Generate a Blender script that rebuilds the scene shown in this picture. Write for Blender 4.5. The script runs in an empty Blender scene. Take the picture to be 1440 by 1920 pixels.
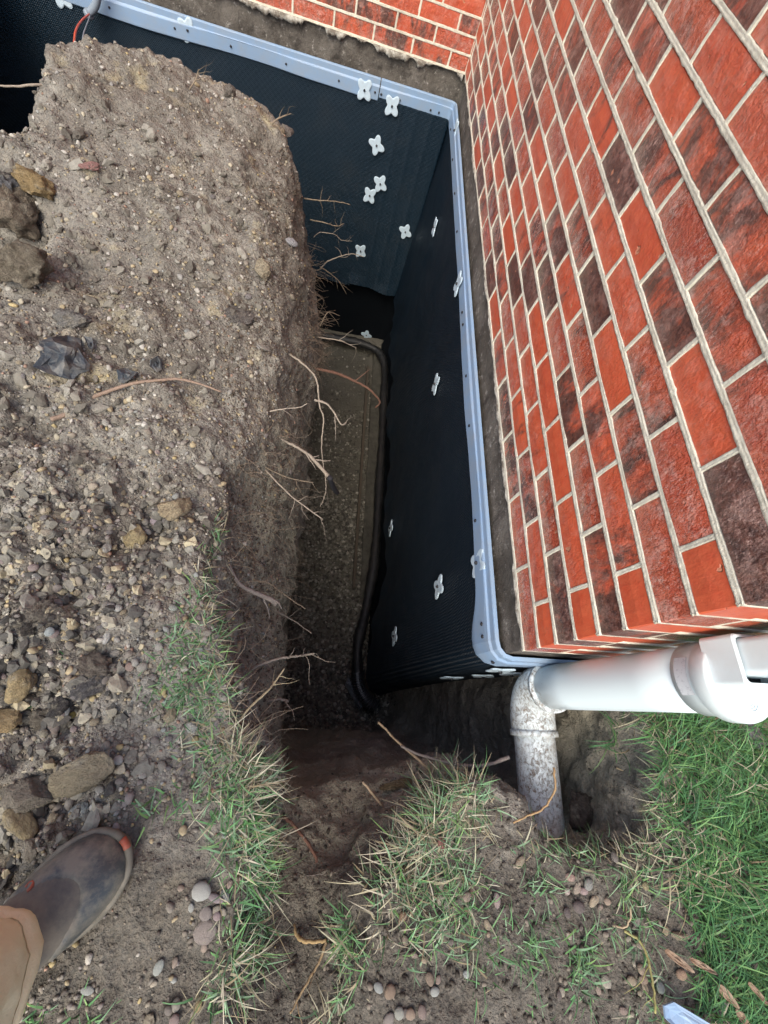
import bpy, math, random
import numpy as np
from mathutils import Vector, Matrix, Euler
from mathutils.bvhtree import BVHTree
R_ = math.radians
random.seed(7); RNG = np.random.default_rng(7)
SC = bpy.context.scene
COL = SC.collection

# ------------------------------------------------------------------ camera, sky, sun, exposure
FPX = 790.7
CAM = Vector((-.5654, -.1330, .9698)); CROT = Euler((.42370, -.22619, .03386), 'XYZ')
cd = bpy.data.cameras.new('camera'); cam = bpy.data.objects.new('camera', cd); COL.objects.link(cam)
cam.location = CAM; cam.rotation_euler = CROT
cd.sensor_fit = 'HORIZONTAL'; cd.sensor_width = 36; cd.lens = FPX/1440*36; cd.clip_start = .01; cd.clip_end = 300
SC.camera = cam
W = bpy.data.worlds.new('World'); SC.world = W; W.use_nodes = True
wn = W.node_tree.nodes; bg = wn['Background']
sky = wn.new('ShaderNodeTexSky'); sky.sky_type = 'NISHITA'; sky.sun_disc = False
SUN_EL, SUN_AZ = 52, 205          # azimuth clockwise from +Y
sky.sun_elevation = R_(SUN_EL); sky.sun_rotation = R_(SUN_AZ)
sky.air_density = 1.0; sky.dust_density = 3.5; sky.ozone_density = .15
W.node_tree.links.new(sky.outputs[0], bg.inputs[0]); bg.inputs[1].default_value = .15
sl = bpy.data.lights.new('sun', 'SUN'); sl.energy = 1.1; sl.angle = R_(45); sl.color = (1, .97, .84)
so = bpy.data.objects.new('sun', sl); COL.objects.link(so)
a = R_(SUN_AZ); el = R_(SUN_EL)
sd = Vector((math.sin(a)*math.cos(el), math.cos(a)*math.cos(el), math.sin(el)))
so.rotation_euler = sd.to_track_quat('Z', 'Y').to_euler(); so.location = (-3, -5, 6)
SC.view_settings.view_transform = 'Standard'; SC.view_settings.look = 'None'
SC.view_settings.exposure = .97; SC.view_settings.gamma = 1; SC.view_settings.use_curve_mapping = False

# ------------------------------------------------------------------ helpers
CM = CROT.to_matrix()
def ray(px, py):
    return (CM @ Vector(((px-720)/FPX, -(py-960)/FPX, -1))).normalized()
def on(px, py, axis, val):
    d = ray(px, py); t = (val-CAM[axis])/d[axis]; return CAM + d*t
_h = RNG.random((64, 64, 64)).astype(np.float32)
def vn(p):
    i = np.floor(p).astype(np.int64); f = (p-i).astype(np.float32); f = f*f*(3-2*f)
    i &= 63; j = (i+1) & 63
    x0, y0, z0 = i[:, 0], i[:, 1], i[:, 2]; x1, y1, z1 = j[:, 0], j[:, 1], j[:, 2]
    fx, fy, fz = f[:, 0], f[:, 1], f[:, 2]
    c00 = _h[x0, y0, z0]*(1-fx)+_h[x1, y0, z0]*fx; c10 = _h[x0, y1, z0]*(1-fx)+_h[x1, y1, z0]*fx
    c01 = _h[x0, y0, z1]*(1-fx)+_h[x1, y0, z1]*fx; c11 = _h[x0, y1, z1]*(1-fx)+_h[x1, y1, z1]*fx
    return (c00*(1-fy)+c10*fy)*(1-fz)+(c01*(1-fy)+c11*fy)*fz*1.0 - .5
def fbm(p, s, o=3, g=.5):
    r = 0; a_ = 1; p = np.asarray(p, float)
    for k in range(o):
        r = r + a_*vn(p*s + 17.3*k + 100); s *= 2.03; a_ *= g
    return r

def npmesh(name, V, F, smooth=True):
    V = np.asarray(V, np.float32); F = np.asarray(F, np.int32)
    me = bpy.data.meshes.new(name); n = F.shape[1]
    me.vertices.add(len(V)); me.vertices.foreach_set('co', V.ravel())
    me.loops.add(F.size); me.loops.foreach_set('vertex_index', F.ravel())
    me.polygons.add(len(F)); me.polygons.foreach_set('loop_start', np.arange(0, F.size, n, dtype=np.int32))
    me.polygons.foreach_set('use_smooth', np.full(len(F), smooth))
    me.update(calc_edges=True); me.validate()
    return me
def setcol(me, C):      # per-vertex colour
    at = me.attributes.new('Tint', 'FLOAT_COLOR', 'POINT')
    C = np.asarray(C, np.float32)
    if C.shape[1] == 3: C = np.hstack([C, np.ones((len(C), 1), np.float32)])
    at.data.foreach_set('color', C.ravel())
def ob(name, me, mat=None, parent=None, loc=None, rot=None):
    o = bpy.data.objects.new(name, me); COL.objects.link(o)
    if mat and me and not me.materials: me.materials.append(mat)
    if parent: o.parent = parent
    if loc is not None: o.location = loc
    if rot is not None: o.rotation_euler = rot
    return o
def tag(o, label=None, cat=None, group=None, kind=None):
    if label: o['label'] = label
    if cat: o['category'] = cat
    if group: o['group'] = group
    if kind: o['kind'] = kind
    return o
def thing(name, label, cat, loc=(0, 0, 0), group=None):
    o = bpy.data.objects.new(name, None); o.empty_display_size = .05; COL.objects.link(o); o.location = loc
    return tag(o, label, cat, group)
def pmesh(name, V, F, smooth=False):
    me = bpy.data.meshes.new(name); me.from_pydata([tuple(v) for v in V], [], F); me.update()
    me.polygons.foreach_set('use_smooth', [smooth]*len(me.polygons)); return me
def grid_faces(nu, nv, wrapu=False):
    F = []
    for i in range(nu if wrapu else nu-1):
        for j in range(nv-1):
            i2 = (i+1) % nu; F.append((i*nv+j, i2*nv+j, i2*nv+j+1, i*nv+j+1))
    return F
def tube(pts, rads, n=8, cap=True):
    pts = [Vector(p) for p in pts]; V = []; F = []; up = None
    for i, p in enumerate(pts):
        t = (pts[min(i+1, len(pts)-1)]-pts[max(i-1, 0)]).normalized()
        if up is None:
            up = t.orthogonal().normalized()
        up = (up-t*up.dot(t)).normalized(); b = t.cross(up)
        r = rads[i] if hasattr(rads, '__len__') else rads
        for k in range(n):
            a = 2*math.pi*k/n; V.append(p+up*math.cos(a)*r+b*math.sin(a)*r)
    for i in range(len(pts)-1):
        for k in range(n):
            k2 = (k+1) % n; F.append((i*n+k, i*n+k2, (i+1)*n+k2, (i+1)*n+k))
    if cap:
        F.append(tuple(range(n))[::-1]); F.append(tuple(range((len(pts)-1)*n, len(pts)*n)))
    return V, F
def merge(parts):
    V = []; F = []
    for v, f in parts:
        b = len(V); V += list(v); F += [tuple(i+b for i in q) for q in f]
    return V, F
def smooth_path(pts, k=6):
    pts = [Vector(p) for p in pts]; P = [pts[0]]+pts+[pts[-1]]; out = []
    for i in range(1, len(P)-2):
        for j in range(k):
            t = j/k; p0, p1, p2, p3 = P[i-1], P[i], P[i+1], P[i+2]
            out.append(.5*((2*p1)+(p2-p0)*t+(2*p0-5*p1+4*p2-p3)*t*t+(3*p1-p0-3*p2+p3)*t**3))
    out.append(pts[-1]); return out
def box(x0, x1, y0, y1, z0, z1):
    V = [(x, y, z) for x in (x0, x1) for y in (y0, y1) for z in (z0, z1)]
    F = [(0, 1, 3, 2), (4, 6, 7, 5), (0, 4, 5, 1), (2, 3, 7, 6), (0, 2, 6, 4), (1, 5, 7, 3)]
    return V, F

# ------------------------------------------------------------------ node helper
class N:
    def __init__(s, name, rough=.8, spec=.4):
        s.m = bpy.data.materials.new(name); s.m.use_nodes = True; s.t = s.m.node_tree
        s.b = s.t.nodes['Principled BSDF']; s.b.inputs['Roughness'].default_value = rough
        s.b.inputs['Specular IOR Level'].default_value = spec
        s.tc = s.t.nodes.new('ShaderNodeTexCoord'); s.last = None
    def L(s, a, b): s.t.links.new(a, b)
    def n(s, typ, **k):
        x = s.t.nodes.new(typ)
        for q, v in k.items(): setattr(x, q, v)
        return x
    def noise(s, scale, det=4, rough=.55, co='Object', stretch=None, vec=None, dist=0):
        x = s.n('ShaderNodeTexNoise'); x.inputs['Scale'].default_value = scale; x.inputs['Detail'].default_value = det
        x.inputs['Roughness'].default_value = rough; x.inputs['Distortion'].default_value = dist
        v = vec or s.tc.outputs[co]
        if stretch:
            mp = s.n('ShaderNodeMapping'); mp.inputs['Scale'].default_value = stretch; s.L(v, mp.inputs[0]); v = mp.outputs[0]
        s.L(v, x.inputs['Vector']); return x.outputs['Fac']
    def voro(s, scale, feat='F1', vec=None, out='Distance'):
        x = s.n('ShaderNodeTexVoronoi', feature=feat); x.inputs['Scale'].default_value = scale
        s.L(vec or s.tc.outputs['Object'], x.inputs['Vector']); return x.outputs[out]
    def ramp(s, f, *st):
        x = s.n('ShaderNodeValToRGB'); e = x.color_ramp.elements
        while len(e) < len(st): e.new(.5)
        for q, (p, c) in zip(e, st):
            q.position = p; q.color = (c, c, c, 1) if not hasattr(c, '__len__') else (*c, 1)
        s.L(f, x.inputs[0]); return x.outputs[0]
    def mix(s, f, a, b, typ='MIX'):
        x = s.n('ShaderNodeMix', data_type='RGBA', blend_type=typ)
        for i, v in ((0, f), (6, a), (7, b)):
            if isinstance(v, bpy.types.NodeSocket): s.L(v, x.inputs[i])
            else: x.inputs[i].default_value = v if i == 0 else (*v, 1)
        return x.outputs[2]
    def math(s, op, a, b=0.):
        x = s.n('ShaderNodeMath', operation=op)
        for i, v in ((0, a), (1, b)):
            if isinstance(v, bpy.types.NodeSocket): s.L(v, x.inputs[i])
            else: x.inputs[i].default_value = v
        return x.outputs[0]
    def col(s, v):
        if isinstance(v, bpy.types.NodeSocket): s.L(v, s.b.inputs['Base Color'])
        else: s.b.inputs['Base Color'].default_value = (*v, 1)
    def rough(s, v): s.L(v, s.b.inputs['Roughness'])
    def bump(s, h, dist=.01, strength=1.):
        x = s.n('ShaderNodeBump'); x.inputs['Distance'].default_value = dist
        if isinstance(strength, bpy.types.NodeSocket): s.L(strength, x.inputs['Strength'])
        else: x.inputs['Strength'].default_value = strength
        s.L(h, x.inputs['Height'])
        if s.last: s.L(s.last, x.inputs['Normal'])
        s.last = x.outputs[0]; s.L(s.last, s.b.inputs['Normal'])

# soil
m = N('soil', .93, .25)
geo = m.n('ShaderNodeNewGeometry'); sep = m.n('ShaderNodeSeparateXYZ'); m.L(geo.outputs['Position'], sep.inputs[0])
n1 = m.noise(3.2, 5); n2 = m.noise(26, 6, .65); n3 = m.noise(140, 3, .6); n4 = m.noise(1.1, 3)
top = m.mix(m.ramp(n1, (.35, 0), (.65, 1)), (.080, .075, .065), (.250, .240, .212))
top = m.mix(m.ramp(n2, (.45, 0), (.72, 1)), top, (.35, .335, .29))
top = m.mix(m.ramp(m.noise(2.3, 4, .6), (.44, .0), (.60, .6)), top, (.085, .075, .062))
top = m.mix(m.ramp(m.noise(7.5, 5, .6), (.58, 0), (.72, .8)), top, (.40, .345, .20))     # tan clay crumbs
wallc = m.mix(m.ramp(n1, (.38, 0), (.62, 1)), (.125, .118, .102), (.250, .235, .202))
clay = m.mix(m.ramp(n4, (.42, 0), (.6, 1)), wallc, (.29, .272, .205))
depth = m.n('ShaderNodeMapRange'); depth.inputs[1].default_value = -.02; depth.inputs[2].default_value = -.30
m.L(sep.outputs[2], depth.inputs[0])
dd = m.math('ADD', depth.outputs[0], m.math('MULTIPLY', m.math('SUBTRACT', n2, .5), .6))
base = m.mix(m.ramp(dd, (.2, 0), (.8, 1)), top, clay)
# damp dark loam on the lawn side of the trench and near the swale
rt = m.n('ShaderNodeMapRange'); rt.inputs[1].default_value = -.25; rt.inputs[2].default_value = -.55; m.L(sep.outputs[1], rt.inputs[0])
loam = m.mix(m.ramp(n2, (.3, 0), (.75, 1)), (.046, .043, .037), (.108, .101, .088))
rt0 = m.math('MULTIPLY', rt.outputs[0], m.math('SUBTRACT', 1.0, m.math('MULTIPLY', depth.outputs[0], .75)))
base = m.mix(m.ramp(m.math('ADD', rt0, m.math('MULTIPLY', m.math('SUBTRACT', n1, .5), .7)), (.1, 0), (.6, .9)), base, loam)
base = m.mix(m.ramp(n3, (.35, .0), (.75, .45)), base, (.29, .25, .20))
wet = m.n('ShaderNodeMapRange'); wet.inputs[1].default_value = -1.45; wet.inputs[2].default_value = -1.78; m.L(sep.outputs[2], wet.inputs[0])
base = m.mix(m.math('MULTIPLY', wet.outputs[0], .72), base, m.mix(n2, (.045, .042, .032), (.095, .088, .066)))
vg = m.n('ShaderNodeTexVoronoi'); vg.inputs['Scale'].default_value = 170; m.L(m.tc.outputs['Object'], vg.inputs['Vector'])
vs = m.n('ShaderNodeSeparateColor'); m.L(vg.outputs['Color'], vs.inputs[0])
vg2 = m.n('ShaderNodeTexVoronoi'); vg2.inputs['Scale'].default_value = 75; m.L(m.tc.outputs['Object'], vg2.inputs['Vector'])
vs2 = m.n('ShaderNodeSeparateColor'); m.L(vg2.outputs['Color'], vs2.inputs[0])
upz = m.n('ShaderNodeSeparateXYZ'); m.L(geo.outputs['True Normal'], upz.inputs[0])
gm = m.ramp(upz.outputs[2], (.35, .25), (.8, 1))
far_ = m.n('ShaderNodeMapRange'); far_.inputs[1].default_value = .5; far_.inputs[2].default_value = 1.2; far_.inputs[3].default_value = 1; far_.inputs[4].default_value = .35; m.L(sep.outputs[1], far_.inputs[0])
nearm = m.n('ShaderNodeMapRange'); nearm.inputs[1].default_value = -.25; nearm.inputs[2].default_value = -.40; nearm.inputs[3].default_value = 1; nearm.inputs[4].default_value = .22; m.L(sep.outputs[1], nearm.inputs[0])
edge = m.n('ShaderNodeMapRange'); edge.inputs[1].default_value = -.95; edge.inputs[2].default_value = -.72; edge.inputs[3].default_value = 1; edge.inputs[4].default_value = .3; m.L(sep.outputs[0], edge.inputs[0])
gm = m.math('MULTIPLY', gm, m.math('MULTIPLY', m.math('MULTIPLY', far_.outputs[0], nearm.outputs[0]), edge.outputs[0]))
gm = m.math('MULTIPLY', gm, m.ramp(m.noise(5.5, 4, .6), (.38, .25), (.6, 1.25)))
def both(x, k): return m.math('MULTIPLY', m.math('MULTIPLY', x, gm), k)
base = m.mix(both(m.ramp(vs.outputs[0], (.80, 0), (.86, 1)), .55), base, (.44, .42, .365))
base = m.mix(both(m.ramp(vs.outputs[1], (.78, 0), (.85, 1)), .55), base, (.085, .075, .062))
base = m.mix(both(m.ramp(vs2.outputs[0], (.90, 0), (.93, 1)), .6), base, (.42, .37, .28))
base = m.mix(both(m.ramp(vs2.outputs[1], (.86, 0), (.92, 1)), .45), base, (.11, .10, .085))
m.bump(vg2.outputs['Distance'], -.006, .6); m.bump(vg.outputs['Distance'], -.003, .7)
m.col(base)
m.bump(n2, .018, .8); m.bump(n3, .006, .9); m.bump(m.noise(420, 2), .002, .8)
SOIL = m.m

def tint_mat(name, rough=.85, objcol=False, bs=60, spec=.3, amt=.35, bd=.004):
    m = N(name, rough, spec)
    if objcol:
        oi = m.n('ShaderNodeObjectInfo'); c = oi.outputs['Color']
        va = m.n('ShaderNodeVectorMath', operation='ADD'); m.L(m.tc.outputs['Object'], va.inputs[0]); m.L(oi.outputs['Random'], va.inputs[1]); vec = va.outputs[0]
    else:
        at = m.n('ShaderNodeAttribute', attribute_name='Tint'); c = at.outputs['Color']; vec = None
    nn = m.noise(bs, 5, .65, vec=vec)
    c2 = m.mix(m.ramp(nn, (.3, 1-amt), (.7, 1+amt*.4)), (0, 0, 0), c); 
    if objcol and bs < 10:
        pn = m.noise(1.3, 6, .65, vec=vec)
        c = m.mix(m.ramp(pn, (.50, 0), (.66, .7)), c, (.46, .42, .33)); c = m.mix(m.ramp(m.noise(1.9, 6, .7, vec=vec), (.55, 0), (.68, .75)), c, (.13, .11, .085))
    x = m.n('ShaderNodeMix', data_type='RGBA', blend_type='MULTIPLY'); x.inputs[0].default_value = 1
    m.L(c, x.inputs[6]); m.L(m.ramp(nn, (.3, 1-amt), (.7, 1.0)), x.inputs[7])
    m.col(x.outputs[2]); m.bump(nn, bd, .7); m.bump(m.noise(bs*5, 3, vec=vec), bd*.35, .6)
    return m.m
STONE_S = tint_mat('loose_stones', .85)
STONE_O = tint_mat('stone', .8, True, 4, amt=.4, bd=.10)
PEB_O = tint_mat('pebble', .65, True, 12, amt=.3, bd=.03)
CLOD_O = tint_mat('soil_clod', .95, True, 5, amt=.5, bd=.25)
GRASS = tint_mat('grass_blades', .6, bs=30, spec=.4, amt=.2, bd=.0005)
ROOT = tint_mat('root_bark', .8, True, 140, amt=.4, bd=.002)

# brick
m = N('brick_clay', .55, .6)
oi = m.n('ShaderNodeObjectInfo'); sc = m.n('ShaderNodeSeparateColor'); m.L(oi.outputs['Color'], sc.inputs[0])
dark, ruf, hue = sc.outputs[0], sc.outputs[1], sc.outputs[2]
rv = m.n('ShaderNodeVectorMath', operation='SCALE'); rv.inputs[0].default_value = (7, 13, 5); m.L(oi.outputs['Random'], rv.inputs['Scale'])
va = m.n('ShaderNodeVectorMath', operation='ADD'); m.L(m.tc.outputs['Object'], va.inputs[0]); m.L(rv.outputs[0], va.inputs[1]); vec = va.outputs[0]
red = m.mix(hue, (.53, .085, .034), (.43, .058, .030))
red = m.mix(m.ramp(m.noise(60, 5, .6, vec=vec), (.3, 0), (.75, .7)), red, (.62, .14, .06))
nd = m.noise(15, 8, .7, vec=vec, stretch=(1, 1, .5), dist=.6)
thr = m.math('ADD', nd, m.math('MULTIPLY', m.math('SUBTRACT', dark, .5), .62))
cdk = m.mix(m.ramp(m.noise(90, 4, vec=vec), (.35, 0), (.7, 1)), (.022, .018, .018), (.13, .055, .038))
cc = m.mix(m.ramp(thr, (.47, 0), (.60, .92)), red, cdk)
glare = m.mix(ruf, (0, 0, 0), m.ramp(m.noise(22, 7, .75, vec=vec), (.50, 0), (.64, .7)))  # pale patches on rough bricks: sky glare painted into the colour
bx = m.n('ShaderNodeRGBToBW'); m.L(glare, bx.inputs[0])
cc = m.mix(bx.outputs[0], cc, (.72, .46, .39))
rr = m.math('SUBTRACT', .46, m.math('MULTIPLY', ruf, .28)); m.rough(rr)
fl = m.math('MULTIPLY', m.math('MULTIPLY', ruf, m.ramp(m.noise(14, 4, .6, vec=vec), (.44, 0), (.60, 1))), m.ramp(m.noise(150, 6, .85, vec=vec, stretch=(1, 1, .6)), (.53, 0), (.61, .8))); cc = m.mix(fl, cc, (.80, .54, .47)); m.col(cc)  # pinkish white flecks: glossy sparkle painted into the brick colour
st = m.math('ADD', m.math('MULTIPLY', ruf, 1.1), .12)
gp = m.n('ShaderNodeNewGeometry'); gs = m.n('ShaderNodeSeparateXYZ'); m.L(gp.outputs['Position'], gs.inputs[0])
lowb = m.n('ShaderNodeMapRange'); lowb.inputs[1].default_value = .16; lowb.inputs[2].default_value = .0; m.L(gs.outputs[2], lowb.inputs[0])
cc = m.mix(m.math('MULTIPLY', lowb.outputs[0], m.ramp(m.noise(45, 7, .75, vec=gp.outputs['Position']), (.5, 0), (.66, .7))), cc, (.20, .165, .125))
chip = m.ramp(m.noise(34, 3, .5, vec=vec), (.70, 0), (.73, 1)); cc = m.mix(chip, cc, (.58, .24, .14)); m.col(cc); m.bump(chip, -.004, .8)
m.bump(m.noise(260, 4, .7, vec=vec, stretch=(1, 1, .8)), .006, st); m.bump(m.noise(90, 3, .7, vec=vec, stretch=(1, 1, .7)), .008, st); m.bump(m.noise(40, 4, .6, vec=vec, stretch=(1, 1, .6)), .006, st)
m.L(m.math('MULTIPLY', ruf, .9), m.b.inputs['Coat Weight']); m.b.inputs['Coat Roughness'].default_value = .22
cb = m.n('ShaderNodeBump'); cb.inputs['Distance'].default_value = .012; cb.inputs['Strength'].default_value = 1.0
m.L(m.noise(210, 4, .7, vec=vec, stretch=(1, 1, .6)), cb.inputs['Height']); m.L(m.last, cb.inputs['Normal']); m.L(cb.outputs[0], m.b.inputs['Coat Normal'])
BRICK = m.m

m = N('mortar', .95, .15)
m.col(m.mix(m.ramp(m.noise(7, 6, .7), (.48, 0), (.72, .55)), m.mix(m.ramp(m.noise(70, 6, .7), (.3, 0), (.7, 1)), (.60, .575, .47), (.84, .81, .68)), (.34, .30, .24)))
m.bump(m.noise(260, 5, .7), .003, .8); m.bump(m.noise(70, 3), .004, .5)
MORTAR = m.m
m = N('concrete', .9, .3)
c = m.mix(m.ramp(m.noise(5, 6, .65), (.35, 0), (.65, 1)), (.085, .075, .062), (.17, .155, .135))
c = m.mix(m.ramp(m.noise(38, 5, .75), (.57, 0), (.68, .85)), c, (.42, .40, .36))
c = m.mix(m.ramp(m.noise(16, 6, .7), (.5, 0), (.68, .8)), c, (.035, .03, .026))
m.col(c); m.bump(m.noise(60, 6, .7), .01, .8); m.bump(m.noise(300, 3), .003, .6)
CONC = m.m
m = N('concrete_footing', .9, .3)
m.col(m.mix(m.ramp(m.noise(18, 6, .7), (.35, 0), (.65, 1)), (.045, .043, .034), (.095, .089, .071)))
m.bump(m.noise(60, 6, .7), .01, .8); FOOT = m.m

# dimpled black membrane
def membrane(name, pitch, depth_, base, rough):
    m = N(name, rough, .28)
    uv = m.n('ShaderNodeUVMap'); sp = m.n('ShaderNodeSeparateXYZ'); m.L(uv.outputs[0], sp.inputs[0])
    sx = m.math('SINE', m.math('MULTIPLY', sp.outputs[0], 2*math.pi/pitch)); sy = m.math('SINE', m.math('MULTIPLY', sp.outputs[1], 2*math.pi/pitch))
    h = m.math('MULTIPLY', sx, sy); h = m.math('ADD', h, m.math('MULTIPLY', sy, .5))
    m.bump(h, depth_, .9); m.bump(m.noise(9, 4), .03, .25)
    dust = m.mix(m.ramp(m.noise(6, 7, .75), (.5, 0), (.8, .35)), base, (.030, .034, .036))
    dust = m.mix(m.ramp(m.noise(120, 3, .7), (.68, 0), (.76, .3)), dust, (.06, .06, .055))
    m.col(dust); m.rough(m.ramp(m.noise(4, 5), (.3, rough-.08), (.7, rough+.12)))
    return m.m
MEM_S = membrane('membrane_fine', .011, .0035, (.003, .012, .023), .46)
MEM_F = membrane('membrane_dimpled', .0085, .0012, (.004, .017, .031), .44)
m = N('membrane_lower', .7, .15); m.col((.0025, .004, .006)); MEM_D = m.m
m = N('trim_plastic', .5, .5)
m.col(m.mix(m.ramp(m.noise(14, 6, .7), (.4, 0), (.75, .7)), (.23, .345, .50), (.28, .33, .38)))
m.bump(m.noise(30, 4), .002, .3); TRIM = m.m
m = N('clip_plastic', .42, .5); m.col(m.mix(m.ramp(m.noise(90, 4), (.45, 0), (.75, .4)), (.52, .65, .74), (.42, .47, .50))); CLIP = m.m
m = N('dark_metal', .45, .5); m.col((.06, .06, .065)); m.b.inputs['Metallic'].default_value = .8; METAL = m.m
m = N('black_plastic', .5, .4); m.col(m.mix(m.ramp(m.noise(20, 6, .7), (.45, 0), (.7, .6)), (.012, .013, .014), (.045, .040, .034))); m.bump(m.noise(300, 3), .002, .6); BLACKP = m.m
m = N('pvc_white', .34, .5)
m.col(m.mix(m.ramp(m.noise(9, 7, .7), (.45, 0), (.78, .6)), (.64, .74, .77), (.58, .60, .58))); m.bump(m.noise(8, 3), .003, .15); PVC = m.m
def dirty_pvc(name, lo, hi):
    m = N(name, .55, .45)
    mud = m.math('MULTIPLY', m.ramp(m.noise(95, 9, .85, stretch=(1, .8, 1), dist=.6), (lo-.03, 0), (hi-.01, 1)), m.ramp(m.noise(14, 4, .6), (.32, .35), (.54, 1)))
    big = m.ramp(m.noise(9, 5, .7), (.52, 0), (.68, .75))
    f = m.mix(1, mud, big, 'LIGHTEN')
    m.col(m.mix(f, (.74, .82, .84), (.27, .21, .155))); m.bump(f, .003, .7); m.rough(m.ramp(f, (0, .4), (1, .9))); return m.m
PVC_D = dirty_pvc('pvc_muddy', .52, .60)
m = N('pvc_riser', .34, .5)
sp = m.n('ShaderNodeSeparateXYZ'); g = m.n('ShaderNodeNewGeometry'); m.L(g.outputs['Position'], sp.inputs[0])
mr = m.n('ShaderNodeMapRange'); mr.inputs[1].default_value = -.02; mr.inputs[2].default_value = -.22; m.L(sp.outputs[2], mr.inputs[0])
f = m.ramp(m.math('ADD', m.math('MULTIPLY', mr.outputs[0], .6), m.math('SUBTRACT', m.noise(40, 7, .75), .5)), (.38, 0), (.62, .8))
m.col(m.mix(f, (.64, .74, .77), (.30, .25, .18))); m.rough(m.ramp(f, (0, .33), (1, .8))); PVC_R = m.m
m = N('sticker', .6, .3); m.col(m.mix(m.ramp(m.noise(160, 3, .8), (.55, 0), (.62, .8)), (.50, .53, .56), (.34, .36, .40))); STICK = m.m
m = N('boot_rubber', .45, .5)
nb = m.noise(18, 6, .7)
m.col(m.mix(m.ramp(nb, (.40, 0), (.60, .85)), (.050, .056, .058), (.23, .205, .155))); m.bump(nb, .002, .4); m.rough(m.ramp(nb, (.4, .38), (.65, .8))); RUB = m.m
m = N('boot_muddy', .8, .3)
nb = m.noise(9, 6, .65)
m.col(m.mix(m.ramp(nb, (.36, 0), (.60, .95)), (.085, .082, .078), (.225, .195, .145))); m.bump(m.noise(50, 4), .003, .4); BOOT = m.m
m = N('boot_sole', .7, .3); m.col(m.mix(m.ramp(m.noise(30, 5), (.4, 0), (.65, .9)), (.13, .12, .095), (.22, .20, .16))); SOLE = m.m
m = N('boot_orange', .6, .4); m.col(m.mix(m.ramp(m.noise(60, 4), (.45, 0), (.7, .8)), (.34, .075, .04), (.18, .11, .08))); ORANGE = m.m
m = N('khaki_cotton', .9, .15); m.col(m.mix(m.ramp(m.noise(8, 4), (.35, 0), (.65, 1)), (.66, .55, .35), (.78, .67, .46)))
m.bump(m.noise(420, 3, .6), .0015, .5); m.bump(m.noise(12, 3, .5), .02, .5); KHAKI = m.m
m = N('stitching', .9, .15); m.col((.42, .34, .20)); STITCH = m.m
m = N('torn_membrane', .5, .5); m.col(m.mix(m.ramp(m.noise(25, 6, .7), (.42, 0), (.68, .8)), (.022, .030, .040), (.15, .14, .12))); m.bump(m.noise(45, 5), .006, .6); TORN = m.m
m = N('clear_film', .15, .6); m.col((.30, .32, .33)); m.bump(m.noise(60, 5, .7), .02, 1); FILM = m.m
m = N('red_wire', .4, .5); m.col((.55, .07, .02)); WIRE = m.m
m = N('grey_conduit', .45, .5); m.col((.22, .27, .32)); CONDUIT = m.m
m = N('dry_leaf', .75, .2); m.col(m.mix(m.ramp(m.noise(30, 4), (.4, 0), (.6, 1)), (.20, .13, .085), (.30, .24, .18))); LEAF = m.m

# ------------------------------------------------------------------ the soil: a cut block of ground with the trench taken out
# plan outlines of the open excavation at several heights (metres, z = 0 at the underside of the bricks)
P0 = [(-2.9, 1.15), (-1.8, 1.30), (-1.53, 1.42), (-1.56, 1.72), (-1.53, 1.90), (-1.42, 1.99), (-1.28, 2.06), (-1.16, 2.10), (-1.05, 2.06),
      (-.86, 2.05), (-.80, 1.87), (-.745, 1.5), (-.715, 1.15), (-.71, .83), (-.715, .56), (-.765, .42), (-.77, .27), (-.735, .09), (-.66, -.08), (-.60, -.213), (-.565, -.28),
      (-.55, -.305), (-.525, -.315), (-.50, -.32), (-.47, -.325), (-.44, -.325), (-.41, -.325), (-.375, -.32), (-.325, -.315), (-.25, -.30),
      (-.13, -.255), (-.03, -.285), (.03, -.39), (.12, -.42), (.20, -.41), (.27, -.41), (.325, -.36), (.345, -.13), (.36, .1), (.7, .12), (.7, 3.8), (-2.9, 3.8)]
P1 = [(-2.9, 1.22), (-1.8, 1.38), (-1.61, 1.50), (-1.63, 1.78), (-1.58, 1.99), (-1.44, 2.08), (-1.30, 2.15), (-1.16, 2.18), (-1.05, 2.14),
      (-.84, 2.12), (-.73, 1.9), (-.665, 1.5), (-.635, 1.15), (-.635, .83), (-.65, .56), (-.70, .42), (-.715, .27), (-.69, .09), (-.63, -.08), (-.585, -.213), (-.55, -.30),
      (-.54, -.305), (-.52, -.312), (-.50, -.318), (-.47, -.32), (-.43, -.32), (-.41, -.32), (-.385, -.318), (-.335, -.31), (-.25, -.295),
      (-.13, -.26), (-.03, -.285), (.03, -.375), (.12, -.40), (.20, -.395), (.25, -.38), (.29, -.33), (.32, -.13), (.33, .1), (.7, .12), (.7, 3.8), (-2.9, 3.8)]
P2 = [(-2.9, 1.35), (-1.9, 1.5), (-1.70, 1.62), (-1.72, 1.9), (-1.65, 2.12), (-1.50, 2.2), (-1.33, 2.25), (-1.16, 2.25), (-1.05, 2.2),
      (-.80, 2.15), (-.65, 1.9), (-.585, 1.5), (-.575, 1.15), (-.57, .83), (-.57, .56), (-.585, .42), (-.59, .27), (-.58, .09), (-.575, -.08), (-.56, -.213), (-.545, -.30),
      (-.52, -.325), (-.49, -.335), (-.47, -.34), (-.45, -.34), (-.42, -.335), (-.40, -.33), (-.38, -.325), (-.33, -.31), (-.25, -.30),
      (-.13, -.29), (-.03, -.285), (.03, -.35), (.12, -.37), (.17, -.37), (.22, -.34), (.25, -.30), (.26, -.12), (.26, .1), (.7, .12), (.7, 3.8), (-2.9, 3.8)]
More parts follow.
